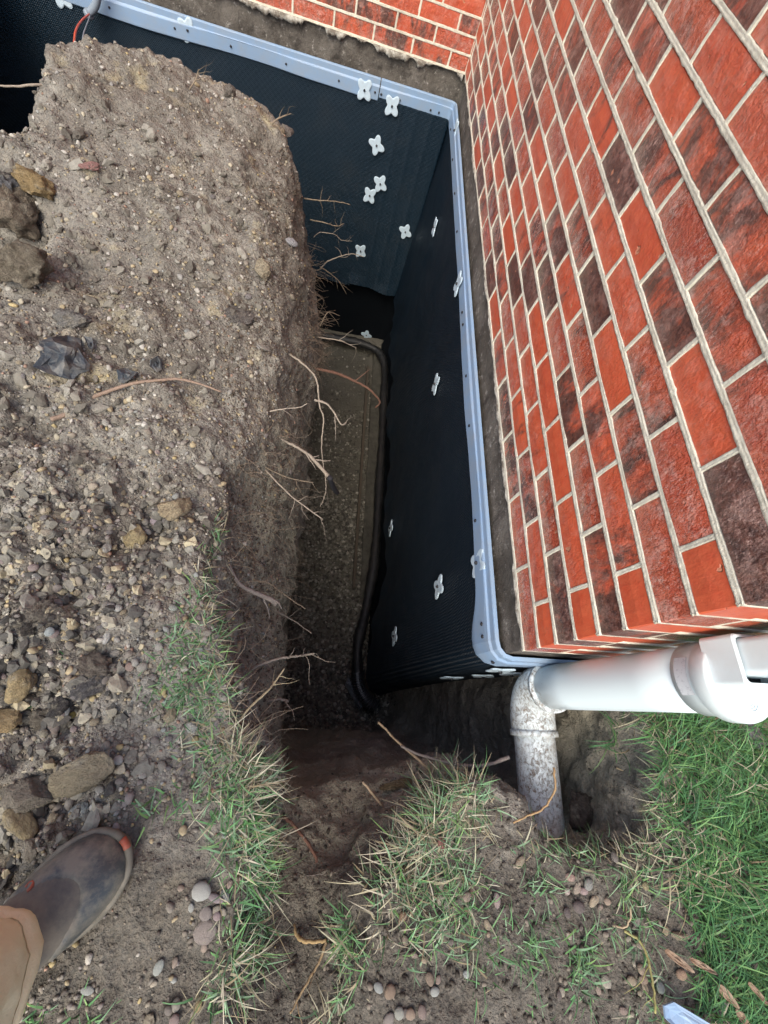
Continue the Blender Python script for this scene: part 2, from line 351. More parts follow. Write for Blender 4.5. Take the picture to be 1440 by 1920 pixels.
P3 = [(-2.9, 1.6), (-1.9, 1.8), (-1.83, 1.85), (-1.85, 2.1), (-1.75, 2.35), (-1.50, 2.4), (-1.33, 2.4), (-1.16, 2.35), (-1.05, 2.3),
      (-.85, 2.25), (-.66, 2.0), (-.585, 1.5), (-.57, 1.15), (-.56, .83), (-.555, .56), (-.56, .42), (-.56, .27), (-.56, .09), (-.555, -.08), (-.54, -.19), (-.53, -.235),
      (-.51, -.25), (-.49, -.255), (-.47, -.26), (-.45, -.26), (-.42, -.26), (-.40, -.26), (-.38, -.26), (-.33, -.26), (-.25, -.26),
      (-.13, -.26), (-.05, -.25), (-.02, -.24), (.0, -.22), (.01, -.2), (.02, -.17), (.03, -.14), (.04, -.08), (.05, .1), (.7, .12), (.7, 3.8), (-2.9, 3.8)]
LV = [(.12, P0), (-.02, P0), (-.22, P1), (-.62, P2), (-1.9, P3)]
H = .02
X0, X1, Y0, Y1, Z0, Z1 = -2.3, 1.9, -1.5, 3.1, -2.06, .16
xs = np.arange(X0, X1, H); ys = np.arange(Y0, Y1, H); zs = np.arange(Z0, Z1, H)
GX, GY = np.meshgrid(xs, ys, indexing='ij')
def sdf_poly(P):
    d = np.full(GX.shape, 1e9); ins = np.zeros(GX.shape, bool); n = len(P)
    for i in range(n):
        ax, ay = P[i]; bx, by = P[(i+1) % n]; ex, ey = bx-ax, by-ay
        wx, wy = GX-ax, GY-ay; t = np.clip((wx*ex+wy*ey)/(ex*ex+ey*ey+1e-12), 0, 1)
        d = np.minimum(d, (wx-ex*t)**2+(wy-ey*t)**2)
        c = ((ay > GY) != (by > GY)) & (GX < (bx-ax)*(GY-ay)/(by-ay+1e-12)+ax); ins ^= c
    d = np.sqrt(d); return np.where(ins, -d, d)          # negative inside the open cut
SD = [(z, sdf_poly(P)) for z, P in LV]
def sst(x, a, b): t = np.clip((x-a)/(b-a), 0, 1); return t*t*(3-2*t)
topz = .0 + 0*GX
topz += .035*sst(GX, -.9, -1.5)*sst(GY, .0, .5)                     # spoil is heaped a little higher to the left
topz += .07*sst(GY, .9, 1.7)*sst(-GX, .75, 1.3) - .05*sst(GY, 1.8, 2.2)
topz += -.03*sst(GX, -.95, -.72)*sst(GY, .3, .6)
topz += .03*np.exp(-((GX+1.46)**2+(GY-1.75)**2)/.05)
topz += -.03*sst(GX, -.62, -.40)*(GY < 0)
zsw = np.interp(-GY, [.26, .34, .42, .50, .62, .78, 1.0], [-.36, -.28, -.21, -.155, -.10, -.05, -.02])
xr_ = np.interp(-GY, [.28, .36, .45, .55, .8], [-.22, -.33, -.42, -.44, -.42])
topz += zsw*sst(GX, -.585, -.535)*(1-sst(GX, xr_-.03, xr_+.09))*(GY < -.2)
topz += -.13*np.exp(-(((GX+1.47)/.10)**2+((GY-1.02)/.13)**2)) - .05*np.exp(-(((GX+1.25)/.05)**2+((GY-.95)/.08)**2))
fl = fbm(np.stack([GX.ravel(), GY.ravel(), 0*GX.ravel()], 1), 3.0, 3).reshape(GX.shape)
topz += fl*.045
floor = np.full(GX.shape, -1.9) + .02*fl
floor += .07*sst(GY, .0, -.25)
D = np.empty((len(xs), len(ys), len(zs)), np.float32)
for k, z in enumerate(zs):
    if z >= SD[0][0]: s = SD[0][1]
    elif z <= SD[-1][0]: s = SD[-1][1]
    else:
        for i in range(len(SD)-1):
            if SD[i+1][0] <= z <= SD[i][0]:
                t = (SD[i][0]-z)/(SD[i][0]-SD[i+1][0]); s = SD[i][1]*(1-t)+SD[i+1][1]*t; break
    solid_side = s
    solid = np.maximum(solid_side, (floor-z))          # positive inside the ground
    kk = .03+.09*sst(GY, .15, .55)*(1-.8*sst(GY, 1.3, 1.75))*(GX < -.3); a_, b_ = solid, (topz-z)
    h_ = np.clip(.5+.5*(b_-a_)/kk, 0, 1); D[:, :, k] = b_*(1-h_)+a_*h_ - kk*h_*(1-h_)
def surface_nets(D):
    S = D > 0; nx, ny, nz = D.shape
    acc = np.zeros((nx-1, ny-1, nz-1, 3), np.float32); cnt = np.zeros((nx-1, ny-1, nz-1), np.float32)
    c = [(i, j, k) for i in (0, 1) for j in (0, 1) for k in (0, 1)]
    def sub(A, o): return A[o[0]:nx-1+o[0], o[1]:ny-1+o[1], o[2]:nz-1+o[2]]
    for a in c:
        for ax in range(3):
            if a[ax] == 0:
                b = list(a); b[ax] = 1; b = tuple(b)
                Da, Db = sub(D, a), sub(D, b); m_ = (Da > 0) != (Db > 0)
                idx = np.nonzero(m_); t = Da[idx]/(Da[idx]-Db[idx])
                p = np.tile(np.array(a, np.float32), (len(t), 1)); p[:, ax] += t
                acc[idx] += p; cnt[idx] += 1
    act = np.nonzero(cnt > 0); ids = np.full(cnt.shape, -1, np.int64); ids[act] = np.arange(len(act[0]))
    V = np.stack(act, 1).astype(np.float32)+acc[act]/cnt[act][:, None]
    Q = []
    for ax in range(3):
        o1, o2 = [(1, 2), (2, 0), (0, 1)][ax]
        A = np.take(S, range(0, S.shape[ax]-1), ax); B = np.take(S, range(1, S.shape[ax]), ax)
        for sgn, M in ((0, A & ~B), (1, ~A & B)):
            I = np.stack(np.nonzero(M), 1)
            I = I[(I[:, o1] > 0) & (I[:, o2] > 0) & (I[:, o1] < S.shape[o1]-1) & (I[:, o2] < S.shape[o2]-1)]
            def g(d1, d2):
                J = I.copy(); J[:, o1] -= d1; J[:, o2] -= d2; return ids[J[:, 0], J[:, 1], J[:, 2]]
            q = np.stack([g(1, 1), g(0, 1), g(0, 0), g(1, 0)], 1)
            Q.append(q if sgn == 0 else q[:, ::-1])
    return V, np.concatenate(Q)
V, Q = surface_nets(D)
V = V*H+np.array([X0, Y0, Z0], np.float32)
# drop what lies under or behind the house
def keepmask(V, Q):
    c = V[Q].mean(1)
    return ~((c[:, 0] > .30) & (c[:, 1] > .12)) & (c[:, 1] < 3.05)
Q = Q[keepmask(V, Q)]
def subdivide(V, Q):
    n = len(V); E = np.concatenate([Q[:, [0, 1]], Q[:, [1, 2]], Q[:, [2, 3]], Q[:, [3, 0]]]); Es = np.sort(E, 1)
    key = Es[:, 0].astype(np.int64)*n+Es[:, 1]; u, inv = np.unique(key, return_inverse=True)
    mid = (V[u//n]+V[u % n])/2; fc = V[Q].mean(1); m_ = inv.reshape(4, -1)+n; f = np.arange(len(Q))+n+len(u)
    NQ = np.concatenate([np.stack([Q[:, i], m_[i], f, m_[(i+3) % 4]], 1) for i in range(4)])
    return np.concatenate([V, mid, fc]), NQ
def vnormals(V, Q):
    nr = np.cross(V[Q[:, 2]]-V[Q[:, 0]], V[Q[:, 3]]-V[Q[:, 1]]); Nn = np.zeros_like(V)
    for i in range(4):
        for a in range(3): Nn[:, a] += np.bincount(Q[:, i], nr[:, a], len(V))
    return Nn/(np.linalg.norm(Nn, axis=1)[:, None]+1e-9)
V, Q = subdivide(V, Q)
def laplace(V, Q, it=1):
    for _ in range(it):
        A = np.zeros_like(V); c = np.zeros(len(V))
        for i, j in ((0, 1), (1, 2), (2, 3), (3, 0)):
            for p, q in ((i, j), (j, i)):
                for a in range(3): A[:, a] += np.bincount(Q[:, p], V[Q[:, q]][:, a], len(V))
                c += np.bincount(Q[:, p], minlength=len(V))
        V = np.where(c[:, None] > 0, A/np.maximum(c, 1)[:, None], V)
    return V
V = laplace(V, Q, 2)
Nn = vnormals(V, Q)
up = np.clip(Nn[:, 2], 0, 1); isfloor = (V[:, 2] < -1.6); side = 1-up
big = fbm(V, 5.5, 2)*.055*side*(V[:, 2] < .05)
med = fbm(V, 17, 3, .6); tiny = fbm(V, 62, 3, .62)
ridge = np.abs(fbm(V*np.array([1, 1, .8]), 11, 3, .55))
amp_m = np.where(isfloor & (up > .6), .008, .016+.014*side)
rough_zone = sst(-V[:, 0], .78, 1.0)*sst(-V[:, 1], -.9, -.2)       # the coarse spoil by the boot
lump_ = np.clip(fbm(V, 8.5, 4, .62), -.2, .5)*.045*up*(~isfloor)*(V[:, 0] < -.45)*sst(V[:, 1], -.3, .1)
disp = big + lump_ + med*amp_m + tiny*(.009+.010*rough_zone) - ridge*.028*side*(V[:, 2] > -1.7) + med*.035*rough_zone*up
fp = (V[:, 0] > -.60) & isfloor
disp = np.where(fp & (up > .7), med*.006+tiny*.004, disp)
V = V+Nn*disp[:, None]
soil_me = npmesh('soil', V, Q)
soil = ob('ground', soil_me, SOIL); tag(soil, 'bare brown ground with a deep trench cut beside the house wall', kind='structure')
BV = BVHTree.FromPolygons([tuple(v) for v in V.tolist()], Q.tolist())
# surrounding ground out to the horizon
outer = [(-40, -40), (40, -40), (40, 40), (-40, 40)]; inner = [(X0+.03, Y0+.03), (X1-.05, Y0+.03), (X1-.05, 3.1), (X0+.03, 3.1)]
Vv = [(x, y, -.03) for x, y in outer]+[(x, y, -.03) for x, y in inner]
yard = ob('lawn_ground', pmesh('yard', Vv, [(0, 1, 5, 4), (1, 2, 6, 5), (2, 3, 7, 6), (3, 0, 4, 7)]), None)
m = N('yard_grass', .9, .2); m.col(m.mix(m.ramp(m.noise(6, 6), (.4, 0), (.6, 1)), (.045, .075, .02), (.09, .08, .045))); yard.data.materials.append(m.m)
tag(yard, 'rough grassy yard around the dig', kind='structure')

def hit(px, py, off=0):
    d = ray(px, py); h = BV.ray_cast(CAM, d)
    if h[0] is None: return None, None, None
    return h[0]-d*off, h[1], h[3]
def drop(x, y, z=.6):
    h = BV.ray_cast(Vector((x, y, z)), Vector((0, 0, -1))); return h[0], h[1]

# ------------------------------------------------------------------ brick walls
C = .0677; BL, BH, BD, MJ = .1950, .0597, .0935, .0077
def brick_mesh(name, L, seed):
    # x along the wall, y depth (0 = outer face, + into wall), z up; chamfered, slightly uneven face
    r = random.Random(seed); j = lambda a: (r.random()-.5)*2*a
    V = []; nx, nz = 5, 3
    for i in range(nx):
        for k in range(nz):
            x = L*(i/(nx-1)); z = BH*k/(nz-1)
            ed = (i in (0, nx-1)) + (k in (0, nz-1))
            if i == 0: x += .0016
            if i == nx-1: x -= .0016
            if k == 0: z += .0016
            if k == nz-1: z -= .0016
            V.append((x+j(.0007), .0012*ed+j(.0006), z+j(.0007)))
    F = []
    for i in range(nx-1):
        for k in range(nz-1):
            a = i*nz+k; F.append((a, a+nz, a+nz+1, a+1))
    b = len(V); V += [(0, .005, 0), (L, .005, 0), (L, .005, BH), (0, .005, BH), (0, BD, 0), (L, BD, 0), (L, BD, BH), (0, BD, BH)]
    c00, c10, c11, c01 = 0, (nx-1)*nz, nx*nz-1, nz-1
    F += [(b, b+1)+tuple(i*nz for i in range(nx-1, -1, -1)), (b+3,)+tuple(i*nz+nz-1 for i in range(nx))+(b+2,),
          (b,)+tuple(range(nz))+(b+3,), (b+1, b+2)+tuple(range(nx*nz-1, (nx-1)*nz-1, -1)),
          (b, b+4, b+5, b+1), (b+2, b+6, b+7, b+3), (b+3, b+7, b+4, b), (b+1, b+5, b+6, b+2), (b+4, b+7, b+6, b+5)]
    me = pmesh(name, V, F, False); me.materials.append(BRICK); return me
BM = {('s', i): brick_mesh('brick_stretcher', BL, i) for i in range(4)}
BM.update({('h', i): brick_mesh('brick_header', BD, 50+i) for i in range(3)})
BM.update({('t', i): brick_mesh('brick_half', .0938, 80+i) for i in range(2)})
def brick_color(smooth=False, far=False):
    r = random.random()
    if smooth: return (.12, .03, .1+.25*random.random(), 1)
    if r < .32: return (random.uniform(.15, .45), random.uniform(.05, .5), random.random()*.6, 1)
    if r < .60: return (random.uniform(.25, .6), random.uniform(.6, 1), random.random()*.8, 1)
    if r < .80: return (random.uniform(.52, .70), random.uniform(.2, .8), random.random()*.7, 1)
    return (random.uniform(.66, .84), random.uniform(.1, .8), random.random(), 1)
def frame(o, ax):   # wall frame: 'R' = side wall (x=0, runs +y), 'F' = front return (y=0, runs +x), 'B' = far wall (y=2.96, runs -x)
    pass
def place(parent, kind, wall, u, z, col):
    key = random.choice([k for k in BM if k[0] == kind]); o = bpy.data.objects.new('brick', BM[key]); COL.objects.link(o); o.parent = parent
    j = random.uniform(-.0012, .0012); e = random.uniform(-.0008, .0008)
    L = {'s': BL, 'h': BD, 't': .0938}[kind]
    if wall == 'R':   # viewed from -x: local x -> -y so that outer face looks to -x
        o.location = (j, u+L, z+e); o.rotation_euler = (0, 0, R_(-90))
    elif wall == 'F': o.location = (u, j, z+e)
    else: o.location = (u-L, 2.96+j, z+e)
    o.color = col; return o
def stuff_bricks(lst):
    Vs = []
    return merge(lst)
house = thing('brick_wall', 'red brick side and front of the house corner with pale mortar, standing right of the trench', 'brick wall', (0, 0, 0))
JY = MJ
YF = 2.96
rest = []
for k in range(38):
    z = k*C+.004
    u = 0 if k % 2 == 0 else 0
    first = 's' if k % 2 == 0 else 'h'
    cells = []; u = 0; kd = first
    while u < YF+.02:
        L = {'s': BL, 'h': BD}[kd]
        cells.append((kd, u)); u += L+MJ; kd = 's'
    for i, (kd, u) in enumerate(cells):
        if k < 15: place(house, kd, 'R', u, z, brick_color(smooth=(kd == 'h')))
        else:
            L = {'s': BL, 'h': BD}[kd]; rest.append(box(0, BD, u, u+L, z, z+BH))
    # front return: the other leg of each corner brick, then stretchers
    u = (BD if k % 2 == 0 else BL)
    if k % 2 == 1:
        # corner stretcher seen on the front; its end is the header on the side wall
        if k < 15: place(house, 's', 'F', .0955, z, brick_color()) if False else None
    cells = []; u = u+MJ
    while u < 1.9: cells.append(u); u += BL+MJ
    if k < 15:
        if k % 2 == 1:
            o = place(house, 's', 'F', 0, z, brick_color(True)); o.scale = ((BL-BD-.001)/BL, 1, 1); o.location.x = BD+.001
        for u in cells[:4]: place(house, 's', 'F', u, z, brick_color())
        for u in cells[4:]: rest.append(box(u, u+BL, .0005, BD, z, z+BH))
    else:
        if k % 2 == 1: rest.append(box(BD+.001, BL, .0005, BD, z, z+BH))
        for u in cells: rest.append(box(u, u+BL, .0005, BD, z, z+BH))
me = pmesh('upper_bricks', *merge(rest)); me.materials.append(BRICK)
o = bpy.data.objects.new('brick', me); COL.objects.link(o); o.parent = house; o.color = (.45, .4, .4, 1); o['kind'] = 'stuff'

def mortar_joints(segs, proud=.0001, seed=1):
    """segs: list of (origin, dir, up, outward, length, halfwidth): a ribbon with ragged edges, hollow in the middle"""
    V = []; F = []; r = random.Random(seed)
    for (o, d, upv, w, Ln, hw) in segs:
        n = max(2, int(Ln/.009)); b = len(V); ea = eb = 0
        for i in range(n+1):
            t = Ln*i/n; ea = .6*ea+r.uniform(-.0007, .0007); eb = .6*eb+r.uniform(-.0007, .0007)
            if r.random() < .02: ea += r.uniform(0, .003)
            if r.random() < .02: eb += r.uniform(0, .003)
            c = o+d*t; mid = r.uniform(-.0008, .0008)
            V += [c-upv*(hw+ea+.0006)-w*.004, c-upv*(hw+ea)+w*proud, c-upv*hw*.3+w*(proud-.0010+mid), c+upv*hw*.35+w*(proud-.0012-mid), c+upv*(hw+eb)+w*proud, c+upv*(hw+eb+.0006)-w*.004]
            if i:
                q = b+(i-1)*6
                for j in range(5): F.append((q+j, q+j+1, q+7+j, q+6+j))
    return V, F
X_, Y_, Z_ = Vector((1, 0, 0)), Vector((0, 1, 0)), Vector((0, 0, 1))
segs = []
for k in range(0, 38):
    zc = k*C
    segs.append((Vector((0, -.001, zc)), Y_, Z_, -X_, YF+.002, .0042)); segs.append((Vector((-.001, 0, zc)), X_, Z_, -Y_, 1.9, .0042))
    if k < 37:
        u = BL if k % 2 == 0 else BD
        while u < YF: segs.append((Vector((0, u+MJ/2, zc+.004)), Z_, Y_, -X_, C-.007, .0040)); u += BL+MJ
        u = BD if k % 2 == 0 else BL
        while u < 1.9: segs.append((Vector((u+MJ/2, 0, zc+.004)), Z_, X_, -Y_, C-.007, .0040)); u += BL+MJ
mo = ob('mortar', pmesh('mortar', *mortar_joints(segs), True), MORTAR, house); mo['kind'] = 'stuff'
core = merge([box(.006, .2, .006, YF+.3, -.004, 37*C), box(.006, 1.9, .006, .2, -.004, 37*C)])
ob('mortar_bed', pmesh('bed', *core), MORTAR, house)

farw = thing('brick_wall', 'red brick wall crossing behind the far end of the trench, mortar squeezed out along its foot', 'brick wall', (0, YF, 0))
rest = []
for k in range(38):
    z = k*C+.004; kd = 't' if k % 2 == 0 else 's'; u = -.004
    while u > -4.2:
        L = {'s': BL, 't': .0938}[kd]
        if k < 8 and u > -2.3:
            o = place(farw, kd, 'B', u, z, brick_color(far=True)); o.location = Vector(o.location)-Vector((0, YF, 0)); c = o.color; o.color = (c[0]*.75, c[1]*.8, c[2]*.7, 1)
        else: rest.append(box(u-L, u, .0005, BD, z, z+BH))
        u -= L+MJ; kd = 's'
me = pmesh('far_upper_bricks', *merge(rest)); me.materials.append(BRICK)
o = bpy.data.objects.new('brick', me); COL.objects.link(o); o.parent = farw; o.color = (.4, .4, .4, 1); o['kind'] = 'stuff'
segs = []
for k in range(38):
    segs.append((Vector((.001, 0, k*C)), -X_, Z_, -Y_, 4.2, .0048))
    if k < 37:
        u = -.004-(.0938 if k % 2 == 0 else BL)
        while u > -4.2: segs.append((Vector((u-MJ/2, 0, k*C+.004)), Z_, X_, -Y_, C-.007, .0044)); u -= BL+MJ
mo = ob('mortar', pmesh('mortar_far', *mortar_joints(segs, seed=5), True), MORTAR, farw); mo['kind'] = 'stuff'
ob('mortar_bed', pmesh('bed_far', *box(-4.3, .005, .006, .2, -.004, 37*C)), MORTAR, farw)
# squeezed mortar along the foot of the far wall: ragged slab
def ragged(x_from, x_to, y, zt, amp, seed, step=.012):
    V = []; F = []; n = int(abs(x_to-x_from)/step); r = random.Random(seed); ph = r.random()*50
    P = np.array([[ph+i*.11, 3.1, 0] for i in range(n+1)]); lo = fbm(P, 1.0, 4, .65)
    for i in range(n+1):
        x = x_from+(x_to-x_from)*i/n; d = max(.0015, amp*(.35+1.6*lo[i])); pr = .004+.25*d
        V += [(x, y+.012, zt), (x, y-pr*.6, zt-.001), (x, y-pr, zt-d*.4), (x, y-pr*.8, zt-d*.85), (x, y+.012, zt-d)]
        if i:
            q = (i-1)*5
            for j in range(4): F.append((q+j, q+j+1, q+6+j, q+5+j))
    return V, F
m = N('old_mortar', .95, .15); m.col(m.mix(m.ramp(m.noise(22, 6, .75), (.42, 0), (.62, 1)), (.16, .14, .115), (.52, .51, .45))); m.bump(m.noise(80, 5, .7), .008, .8); OLDM = m.m
ob('mortar_droppings', pmesh('squeeze', *ragged(-.01, -2.9, -.002, -.002, .030, 3, .006), True), OLDM, farw)
Vr, Fr = ragged(.02, YF-.02, -.001, -.002, .016, 9, .01)
ob('mortar_droppings', pmesh('squeeze_side', [(y+.006, x, z) for x, y, z in Vr], Fr, True), OLDM, house)

# ------------------------------------------------------------------ concrete foundation
fd = thing('foundation', 'grey stained concrete foundation showing between the brickwork and the pale blue trim', 'foundation')
def slab(x0, x1, y0, y1, z0, z1, st=.03, amp=.004, axis=0):
    return None
def rough_plane(o, u, v, w, lu, lv, st, amp, sc=9):
    nu, nv = int(lu/st)+1, int(lv/st)+1
    P = np.array([np.array(o)+np.array(u)*lu*i/(nu-1)+np.array(v)*lv*j/(nv-1) for i in range(nu) for j in range(nv)])
    P += np.array(w)*(fbm(P, sc, 4, .6)*amp*2)[:, None]; return P, np.array(grid_faces(nu, nv))
P, F = rough_plane((.016, .006, -.004), (0, 1, 0), (0, 0, -1), (-1, 0, 0), YF, .32, .012, .005)
ob('side_face', npmesh('fd_side', P, F), CONC, fd)
P, F = rough_plane((.016, .008, -.004), (1, 0, 0), (0, 0, -1), (0, -1, 0), 1.6, .32, .02, .003)
ob('front_face', npmesh('fd_front', P, F), CONC, fd)
P, F = rough_plane((.03, YF+.012, -.004), (-1, 0, 0), (0, 0, -1), (0, -1, 0), 4, .32, .012, .006)
ob('far_face', npmesh('fd_far', P, F), CONC, fd)
ob('core', pmesh('fd_core', *merge([box(.10, 2, .10, 3.4, -2.1, -.012), box(-4.2, .098, YF+.10, 3.4, -2.1, -.012)])), CONC, fd)

# ------------------------------------------------------------------ drainage membrane, trim strip, clips
RR = .036
def plan(s):
    """plan curve along the walls, s in metres from the front-right; returns point, outward normal"""
    r = RR; L1 = 1.0; L2 = L1+r*math.pi/2; L3 = L2+YF-.012-2*r; L4 = L3+r*math.pi/2
    if s < L1: return Vector((r+L1-s, 0, 0)), Vector((0, -1, 0))
    if s < L2:
        a = (s-L1)/r; return Vector((r-r*math.sin(a), r-r*math.cos(a), 0)), Vector((-math.sin(a), -math.cos(a), 0))
    if s < L3: return Vector((0, r+s-L2, 0)), Vector((-1, 0, 0))
    if s < L4:
        a = (s-L3)/r; return Vector((-r*(1-math.cos(a)), r+L3-L2+r*math.sin(a), 0)), Vector((-math.cos(a), -math.sin(a), 0))
    return Vector((-r-(s-L4), YF-.012, 0)), Vector((0, -1, 0))
S1 = 1.0; S2 = S1+RR*math.pi/2; S3 = S2+YF-.012-2*RR; S4 = S3+RR*math.pi/2
def sheet(name, s0, s1, ztop, zbot, ds, dz, fn, mat, parent, off=.004, dimple=None):
    ns = int((s1-s0)/ds)+1; nz = 40 if dz is None else int((ztop-min(zbot(s0), zbot((s0+s1)/2), zbot(s1)))/dz)+1
    V = []; UV = []
    for i in range(ns):
        s = s0+(s1-s0)*i/(ns-1); p, w = plan(s); zb = zbot(s)
        for j in range(nz):
            t = j/(nz-1); z = ztop+(zb-ztop)*t; o = off+fn(s, t, z)
            V.append(p+w*o+Vector((0, 0, z))); UV.append((s, z))
    V = np.array([tuple(v) for v in V])
    if dimple:
        U = np.array(UV); hh = np.sin(U[:, 0]*2*math.pi/dimple)*np.sin(U[:, 1]*2*math.pi/dimple)*.0036
        nrm = np.array([tuple(plan(s0+(s1-s0)*i/(ns-1))[1]) for i in range(ns)]).repeat(nz, 0); V = V+nrm*hh[:, None]
    F = np.array(grid_faces(ns, nz))[:, ::-1]
    me = npmesh(name, V, F); uvl = me.uv_layers.new(name='UVMap'); li = np.empty(len(me.loops), np.int32); me.loops.foreach_get('vertex_index', li)
    uvl.data.foreach_set('uv', np.array(UV, np.float32)[li].ravel())
    me.materials.append(mat); o = bpy.data.objects.new(name, me); COL.objects.link(o); o.parent = parent; return o
memb = thing('drainage_membrane', 'black dimpled drainage sheet covering the house foundation inside the trench, wrapping round the near corner', 'waterproofing')
def wav(s, z, sc=1., ph=0): return float(fbm(np.array([[s*sc+ph, z*sc*.6, 7.7]]), 2.2, 2)[0])
def f_side(s, t, z):
    near = max(0, 1-abs(s-S2)/.5)
    return .010*(1+wav(s, z, 1.5))+.022*t*t+near*.038*t + (.014*math.sin(s*9+z*3)*t*t) + .006*max(0, (t-.9)*10)*(1+math.sin(s*34))
def zb_side(s):
    n = max(0., min(1., (s-S1+.25)/.9)); n = n*n*(3-2*n)
    return -1.88+(.46)*n + .012*math.sin(s*13)+.008*math.sin(s*31)
sheet('side_sheet', .0, S3+.03, -.19, zb_side, .02, .035, f_side, MEM_S, memb)
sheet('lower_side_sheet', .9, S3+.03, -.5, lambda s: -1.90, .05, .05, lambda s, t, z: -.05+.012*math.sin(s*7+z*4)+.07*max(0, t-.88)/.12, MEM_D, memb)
def f_far(s, t, z): return .006+.006*wav(s, z)+.014*t*t
sheet('far_sheet', S4+.38, S4+3.4, -.19, lambda s: -1.36+.012*math.sin(s*11), .0072, .0072, f_far, MEM_F, memb, dimple=.029)
def f_far2(s, t, z):
    u = s-S4; r = .003*math.exp(-((u-.08)/.012)**2)+.003*math.exp(-((u-.17)/.012)**2)+.003*math.exp(-((u-.26)/.01)**2)
    return .018+.006*wav(s, z, 1, 5)+.016*t*t+r + (.01*max(0, (t-.93)*14)*(1+math.sin(s*25)))
sheet('overlap_sheet', S3-.02, S4+.40, -.19, lambda s: -1.345+.015*math.sin(s*9), .0072, .0072, f_far2, MEM_F, memb, dimple=.029)
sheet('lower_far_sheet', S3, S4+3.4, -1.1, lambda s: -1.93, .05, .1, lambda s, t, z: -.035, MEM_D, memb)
# trim strip
prof = [(.001, -.117), (.010, -.119), (.0115, -.122), (.0120, -.144), (.0135, -.146), (.0175, -.148), (.0180, -.151), (.0182, -.203), (.0165, -.206), (.0130, -.208)]
def trim_sheet(name, s0, s1, extra=0):
    ns = int((s1-s0)/.02)+1; V = []
    for i in range(ns):
        s = s0+(s1-s0)*i/(ns-1); p, w = plan(s)
        near = math.exp(-((s-S2-.02)/.09)**2)
        for j, (o, z) in enumerate(prof):
            wv = wav(s, 0, 2.5, 3)*.006; low = max(0, j-5)/4
            V.append(p+w*(o+extra+wv*low+.003*low*math.sin(s*7))+Vector((0, 0, z-.05*near*low+.004*math.sin(s*5.3)*(j > 4)+.003*math.sin(s*2.1))))
    n = len(prof); F = [tuple(reversed(q)) for q in grid_faces(ns, n)]
    me = pmesh(name, V, F, False); ob(name, me, TRIM, trim)
trim = thing('trim_strip', 'pale blue plastic edging strip screwed along the top of the black membrane', 'trim strip')
trim_sheet('strip', .0, S4+.395); trim_sheet('strip', S4+.400, S4+3.4, .0015)
def disc(r, h, n=8, dome=True):
    V, F = tube([(0, 0, 0), (0, 0, h*.6), (0, 0, h)], [r, r, r*.6], n); return V, F
sc_me = pmesh('screw_head', *disc(.0055, .005)); sc_me.materials.append(METAL)
def wallrot(w): return w.to_track_quat('Z', 'Y').to_euler()
def on_plan(s, z, o, me, name, parent, spin=0, tilt=0):
    p, w = plan(s); q = w.to_track_quat('Z', 'Y') @ Euler((tilt, 0, spin)).to_quaternion()
    x = bpy.data.objects.new(name, me); COL.objects.link(x); x.parent = parent; x.location = p+w*o+Vector((0, 0, z)); x.rotation_euler = q.to_euler(); return x
for s in [.25, .55, .85, 1.02, S2+.02, S2+.055, S2+.38, S2+.75, S2+.98, S2+1.25, S2+1.32, S2+1.55, S2+1.85, S2+2.15, S2+2.45, S2+2.75, S4+.05, S4+.10, S4+.28, S4+.385, S4+.42, S4+.62, S4+.9, S4+1.18, S4+1.45, S4+1.75, S4+2.1]:
    on_plan(s, -.176, .0188, sc_me, 'screw', trim)
# four-lobed clip
def clip_mesh():
    n = 40; ring = []
    for i in range(n):
        a = 2*math.pi*i/n; r = .031+.019*max(0, math.cos(2*(a-math.pi/4)*2))**.8+.000
        r = .030+.024*(0.5+0.5*math.cos(4*(a-math.pi/4)))**.9; ring.append((r*math.cos(a)*.88, r*math.sin(a)*1.05))
    V = [(x, y, 0) for x, y in ring]+[(x, y, .0035) for x, y in ring]+[(x*.86, y*.86, .005) for x, y in ring]+[(x*.3, y*.3, .0045) for x, y in ring]
    F = []
    for i in range(n):
        j = (i+1) % n
        for l in range(3): F.append((l*n+i, l*n+j, (l+1)*n+j, (l+1)*n+i))
    F.append(tuple(range(3*n, 4*n))); return pmesh('clip', V, F, False)
cl_me = clip_mesh(); cl_me.materials.append(CLIP)
nail_me = pmesh('nail', *disc(.006, .008)); nail_me.materials.append(METAL)
def clip(px, py, wall, spin, o=None):
    if wall == 'R':
        q = on(px, py, 0, -.035); s = S2+q.y-RR
    elif wall == 'F': q = on(px, py, 2, py if False else 0); s = None
    else: q = on(px, py, 1, YF-.05); s = S4-RR-q.x
    return s, q.z
def add_clip(s, z, o, spin, tilt=0):
    c = on_plan(s, z, o, cl_me, 'fixing_clip', memb, spin, tilt)
    nx = bpy.data.objects.new('nail', nail_me); COL.objects.link(nx); nx.parent = c; nx.location = (0, 0, .004)
for px, py, sp in [(350, 60, .3), (110, -6, .2), (683, 171, .1), (735, 199, .1), (706, 273, .6), (713, 345, .35), (693, 367, .0), (760, 435, .5), (676, 471, .2)]:
    s, z = clip(px, py, 'B', sp)
    add_clip(s, z, .013 if (z > -.27 and px < 600) else (.034 if s < S4+.40 else .022+.014*((-.2-z)/1.15)**2), sp)
q = on(687, 628, 1, YF+.01); add_clip(S4-RR-q.x, q.z, -.022, .7)
for px, py, sp in [(812, 425, .3), (857, 532, .1), (815, 720, .5), (888, 1055, .1), (820, 1100, .2), (738, 1193, .3), (729, 990, .4), (848, 243, .2)]:
    X = -.03 if px > 745 else -.055
    q = on(px, py, 0, X); s = S2-RR+q.y; zt = (-.19-q.z)/(-.19-zb_side(s)); zt = min(max(zt, 0), 1)
    add_clip(s, q.z, (.012 if (q.z < -.3 or py == 532) else .003)+f_side(s, zt, q.z), sp)
